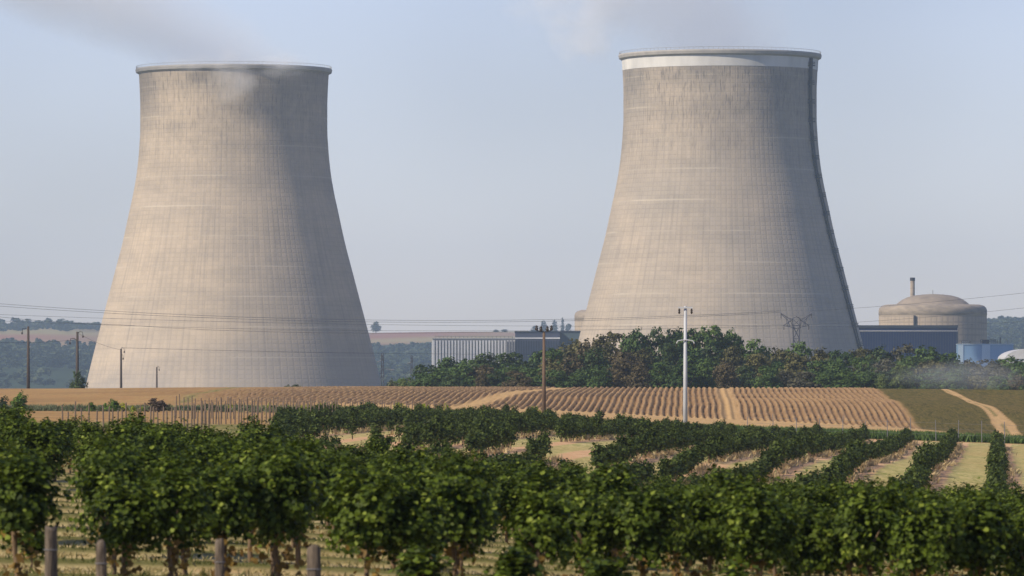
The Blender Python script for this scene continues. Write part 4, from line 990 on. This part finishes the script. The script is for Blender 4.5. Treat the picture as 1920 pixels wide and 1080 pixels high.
for i, (px, pyt, Y, mt, wpx) in enumerate(belt):
    x = PX(px, Y); zb = g1(x, Y) - .2; h = PZ(pyt, Y) - zb; w = wpx * Y / F; size = 'tall' if Y > 1060 else 'middle sized' if Y > 990 else 'low'
    key = (size, mt, behind(px)); k = seen[key] = seen.get(key, 0) + 1
    lab = '%s%s %s tree %s%s' % (OR[min(k-1, 11)], size, CN[mt], behind(px), '' if k == 1 else ', from the left')
    e = empty('tree', (x, Y, zb), R.uniform(0, 6.28)); tag(e, lab, 'tree', 'trees of the belt behind the ridged field'); e.scale = (w / 6.6, w / 6.6, h / 10.2)
    cr, tk = TR[i % 7]; with_mat(mesh_obj('crown', cr, e), M[mt]); mesh_obj('trunk', tk, e)
print('belt trees', len(belt))
# distant skyline trees
def far_tree(px, pyt, wpx, Y, label, mesh=None, pyb=None, group=None):
    x = PX(px, Y); zb = g1(x, Y) - .5; h = max(PZ(pyt, Y) - zb, 4); w = wpx * Y / F; e = empty('tree', (x, Y, zb), R.uniform(0, 6)); tag(e, label, 'tree', group)
    e.scale = (w / 6.6 if mesh is None else w / 2.4, w / 6.6 if mesh is None else w / 2.4, h / 10.2)
    with_mat(mesh_obj('crown', mesh or TR[R.randrange(7)][0], e), M['far_tree']); mesh_obj('trunk', TR[0][1], e)
far_tree(705, 602, 19, 7500, 'lone round tree on the distant skyline right of the left tower')
for j, (px, pyt, w_) in enumerate(((6, 604, 20), (53, 597, 26), (88, 606, 14), (115, 597, 24), (128, 604, 18), (165, 604, 16), (180, 604, 15))):
    far_tree(px, pyt, w_, 7450, 'hazy blue tree on the left skyline, %s from the left edge' % ('first','second','third','fourth','fifth','sixth','seventh')[j], group='hazy trees on the left skyline')
for j, (px, pyt, w_) in enumerate(((930, 618, 12), (946, 617, 14), (1003, 610, 14), (1019, 600, 16), (1040, 599, 14), (1055, 594, 8), (1066, 606, 14))):
    far_tree(px, pyt, w_, 7400, 'hazy blue tree on the skyline above the dark halls, %s from the left' % ('first','second','third','fourth','fifth','sixth and slimmest','seventh')[j], POP if j in (3, 4, 5) else None, group='hazy trees above the dark halls')
# far woods: one mass
sp_ = []
for i in range(2600):
    y = R.uniform(4400, 7500); px = R.choice([R.uniform(-60, 200), R.uniform(660, 1100), R.uniform(1820, 1990)]); x = PX(px, y)
    lftp = px < 300
    p_ = hash_noise(np.array([x]), np.array([y * .5]), 190.)[0]
    if lftp and (y > 5700 + 900 * (p_ - .5)) and y < 7400 and not (p_ > .7 and R.random() < .4): continue
    if lftp and y < 5000 and not (abs(y - 4500) < 25 or abs(y - 4750) < 20) : continue
    if 300 < px < 1200 and y > 6350: continue
    sp_.append((x, y, 0, R.uniform(1.0, 2.4), R.uniform(.5, 1.5), R.uniform(0, 6)))
FT = [blob_foliage(1100 + i, 150, [(0, 0, 4, 3.5, 3.5, 3.5), (1.5, 1, 6, 2.4, 2.4, 2.4)], 2.0) for i in range(4)]
for i in range(150):
    y = R.uniform(7120, 7420); x = PX(R.uniform(62, 190), y); sp_.append((x, y, 0, R.uniform(1.0, 1.8), R.uniform(.5, 1.1), R.uniform(0, 6)))
o = mesh_obj('far_woods', scatter('far_woods', FT, drop(sp_), M['far_tree'], False, 1.0)); tag(o, 'hazy blue green woods covering the distant slopes', 'woods', kind='stuff')
# farmhouse on the left hill
D = 5600; x = PX(98, D); e = empty('farmhouse', (x, D, PZ(663, D))); tag(e, 'pale farmhouse with a pinkish roof on the hazy hill at the far left', 'house')
MB().box(-8, 8, 0, 9, -4, 3).build('wall', M['brick'], e)
MB().add([(-8.6, -.8, 2.9), (8.6, -.8, 2.9), (8.6, 9.8, 2.9), (-8.6, 9.8, 2.9), (-8.6, 4.5, 5.6), (8.6, 4.5, 5.6)], [(0, 1, 5, 4), (2, 3, 4, 5), (0, 4, 3), (1, 2, 5), (0, 3, 2, 1)]).build('roof', M['tile'], e)

# ------------------------------------------------------------------ steam and smoke
def plume_mat(name, dens, slope, r0, grow, seed, zlo, scale=.03, col=(.975, .985, 1), thr=(.42, .75)):
    mt = bpy.data.materials.new(name); mt.use_nodes = True; t = NT.__new__(NT); t.m = mt; t.t = mt.node_tree; t.n = t.t.nodes; t.l = t.t.links
    t.n.clear(); out = t.node('ShaderNodeOutputMaterial'); pv = t.node('ShaderNodeVolumePrincipled')
    pv.inputs['Color'].default_value = (*col, 1); pv.inputs['Anisotropy'].default_value = -0.35
    p = t.pos(); s = t.node('ShaderNodeSeparateXYZ'); t.l.new(p, s.inputs[0])
    cx = t.math('MULTIPLY', s.outputs[2], slope); rr = t.math('ADD', t.math('MULTIPLY', s.outputs[2], grow), r0)
    dx = t.math('DIVIDE', t.math('SUBTRACT', s.outputs[0], cx), rr); dy = t.math('DIVIDE', s.outputs[1], rr)
    d = t.math('SQRT', t.math('ADD', t.math('MULTIPLY', dx, dx), t.math('MULTIPLY', dy, dy)))
    mp = t.node('ShaderNodeMapping'); mp.inputs['Location'].default_value = (seed, seed, 0); t.l.new(p, mp.inputs[0])
    nz = t.noise(scale, mp.outputs[0], 5.0, .58)
    e_ = t.math('ADD', t.math('SUBTRACT', 1.0, d), t.math('MULTIPLY', t.math('SUBTRACT', nz, .5), 1.0))
    f = t.rng(e_, 0.05, .75); f = t.math('MULTIPLY', f, t.rng(s.outputs[2], zlo, zlo + 6))
    edge = t.rng(d, .85, 1.12, 1.0, 0.0); f = t.math('MULTIPLY', f, edge)
    t.l.new(t.math('MULTIPLY', f, dens), pv.inputs['Density']); t.l.new(pv.outputs[0], out.inputs['Volume'])
    return mt
def plume(px, D, z0, slope, label, dens, seed, grow=.55):
    e = empty('steam_plume', (PX(px, D), D, z0)); tag(e, label, 'steam', 'steam plumes over the towers')
    r0 = 41.0; m = MB(); n = 40; v_ = []; f_ = []; zs = [-4, 0, 8, 20, 35, 50, 65, 80]
    for z in zs:
        rr = (r0 + max(z, 0) * grow) * (1.14 if z > 2 else 1.0)
        for k in range(n): a = 2 * math.pi * k / n; v_.append((max(z, 0) * slope + rr * math.cos(a), rr * math.sin(a), z))
    f_ = [(i*n+k, i*n+(k+1) % n, (i+1)*n+(k+1) % n, (i+1)*n+k) for i in range(len(zs)-1) for k in range(n)] + [tuple(range(n-1, -1, -1)), tuple((len(zs)-1)*n+k for k in range(n))]
    m.add(v_, f_); m.build('plume', plume_mat('steam', dens, slope, r0, grow, seed, -4), e)
    return e
p1 = plume(438.5, 2700, 149.6, -2.1, 'thin steam drifting up and to the left from the left cooling tower', .014, 3.0, .95)
p2 = plume(1350, 2613, 151.3, -0.85, 'thin steam rising and drifting left from the right cooling tower', .015, 31.0, .6)
def puff(name, parent, loc, sx, sy, sz, dens, seed, scale, col=(1, 1, 1)):
    mt = bpy.data.materials.new(name + '_vapour'); mt.use_nodes = True; t = NT.__new__(NT); t.m = mt; t.t = mt.node_tree; t.n = t.t.nodes; t.l = t.t.links
    t.n.clear(); out = t.node('ShaderNodeOutputMaterial'); pv = t.node('ShaderNodeVolumePrincipled'); pv.inputs['Color'].default_value = (*col, 1); pv.inputs['Anisotropy'].default_value = -0.35
    p = t.pos(); ln = t.node('ShaderNodeVectorMath', operation='LENGTH'); t.l.new(p, ln.inputs[0])
    mp = t.node('ShaderNodeMapping'); mp.inputs['Location'].default_value = (seed, seed, 0); t.l.new(p, mp.inputs[0])
    nz = t.noise(scale, mp.outputs[0], 5.0, .6)
    f = t.math('SUBTRACT', t.math('SUBTRACT', 1.0, ln.outputs['Value']), t.math('MULTIPLY', t.math('SUBTRACT', .55, nz), 2.2))
    f = t.math('MULTIPLY', t.rng(f, .1, .9), t.rng(ln.outputs['Value'], .7, .98, 1, 0))
    t.l.new(t.math('MULTIPLY', f, dens), pv.inputs['Density']); t.l.new(pv.outputs[0], out.inputs['Volume'])
    m = MB(); n = 16; prof = [(math.cos(a) or 0, math.sin(a)) for a in np.linspace(-math.pi/2 + .02, math.pi/2 - .02, 11)]
    m.lathe(prof, n); m.f.append(tuple(range(n-1, -1, -1))); m.f.append(tuple(len(m.v)-n+k for k in range(n)))
    o = m.build(name, mt, parent); o.location = loc; o.scale = (sx, sy, sz); return o
puff('spilling_wisp', p1, (2, -48.5, -6), 15, 4.0, 17, .16, 2.0, 1.3)
puff('spilling_wisp', p1, (24, -43, -1), 20, 4.0, 9, .13, 8.0, 1.8)
puff('spilling_wisp', p1, (-18, -45, 0), 18, 4.0, 6, .10, 12.0, 1.8)
puff('drifting_wisp', p2, (-62, 5, 9), 21, 12, 20, .06, 4.0, 1.7)
puff('drifting_wisp', p2, (-52, 0, 22), 20, 12, 18, .06, 14.0, 1.7)
puff('drifting_wisp', p2, (-78, 5, 24), 26, 12, 18, .045, 24.0, 1.5)
e = empty('smoke', (PX(1775, 935), 935, -1)); tag(e, 'thin bluish smoke drifting in front of the trees near the right edge', 'smoke')
puff('smoke_cloud', e, (0, 0, 3.0), 17, 7, 4.4, .034, 5.0, 1.0, (.86, .93, 1.0))

# ------------------------------------------------------------------ air
mt = bpy.data.materials.new('haze_air'); mt.use_nodes = True; mt.node_tree.nodes.clear()
out = mt.node_tree.nodes.new('ShaderNodeOutputMaterial'); pv = mt.node_tree.nodes.new('ShaderNodeVolumePrincipled')
pv.inputs['Color'].default_value = (0.58, 0.77, 1.0, 1); pv.inputs['Density'].default_value = 7e-5; pv.inputs['Anisotropy'].default_value = 0.1
mt.node_tree.links.new(pv.outputs[0], out.inputs['Volume'])
hz = MB().box(-8000, 8000, -400, 9900, -20, 245).build('haze', mt); tag(hz, kind='stuff', label='thin blue air lying over the whole plain', cat='haze')
hz.display_type = 'WIRE'
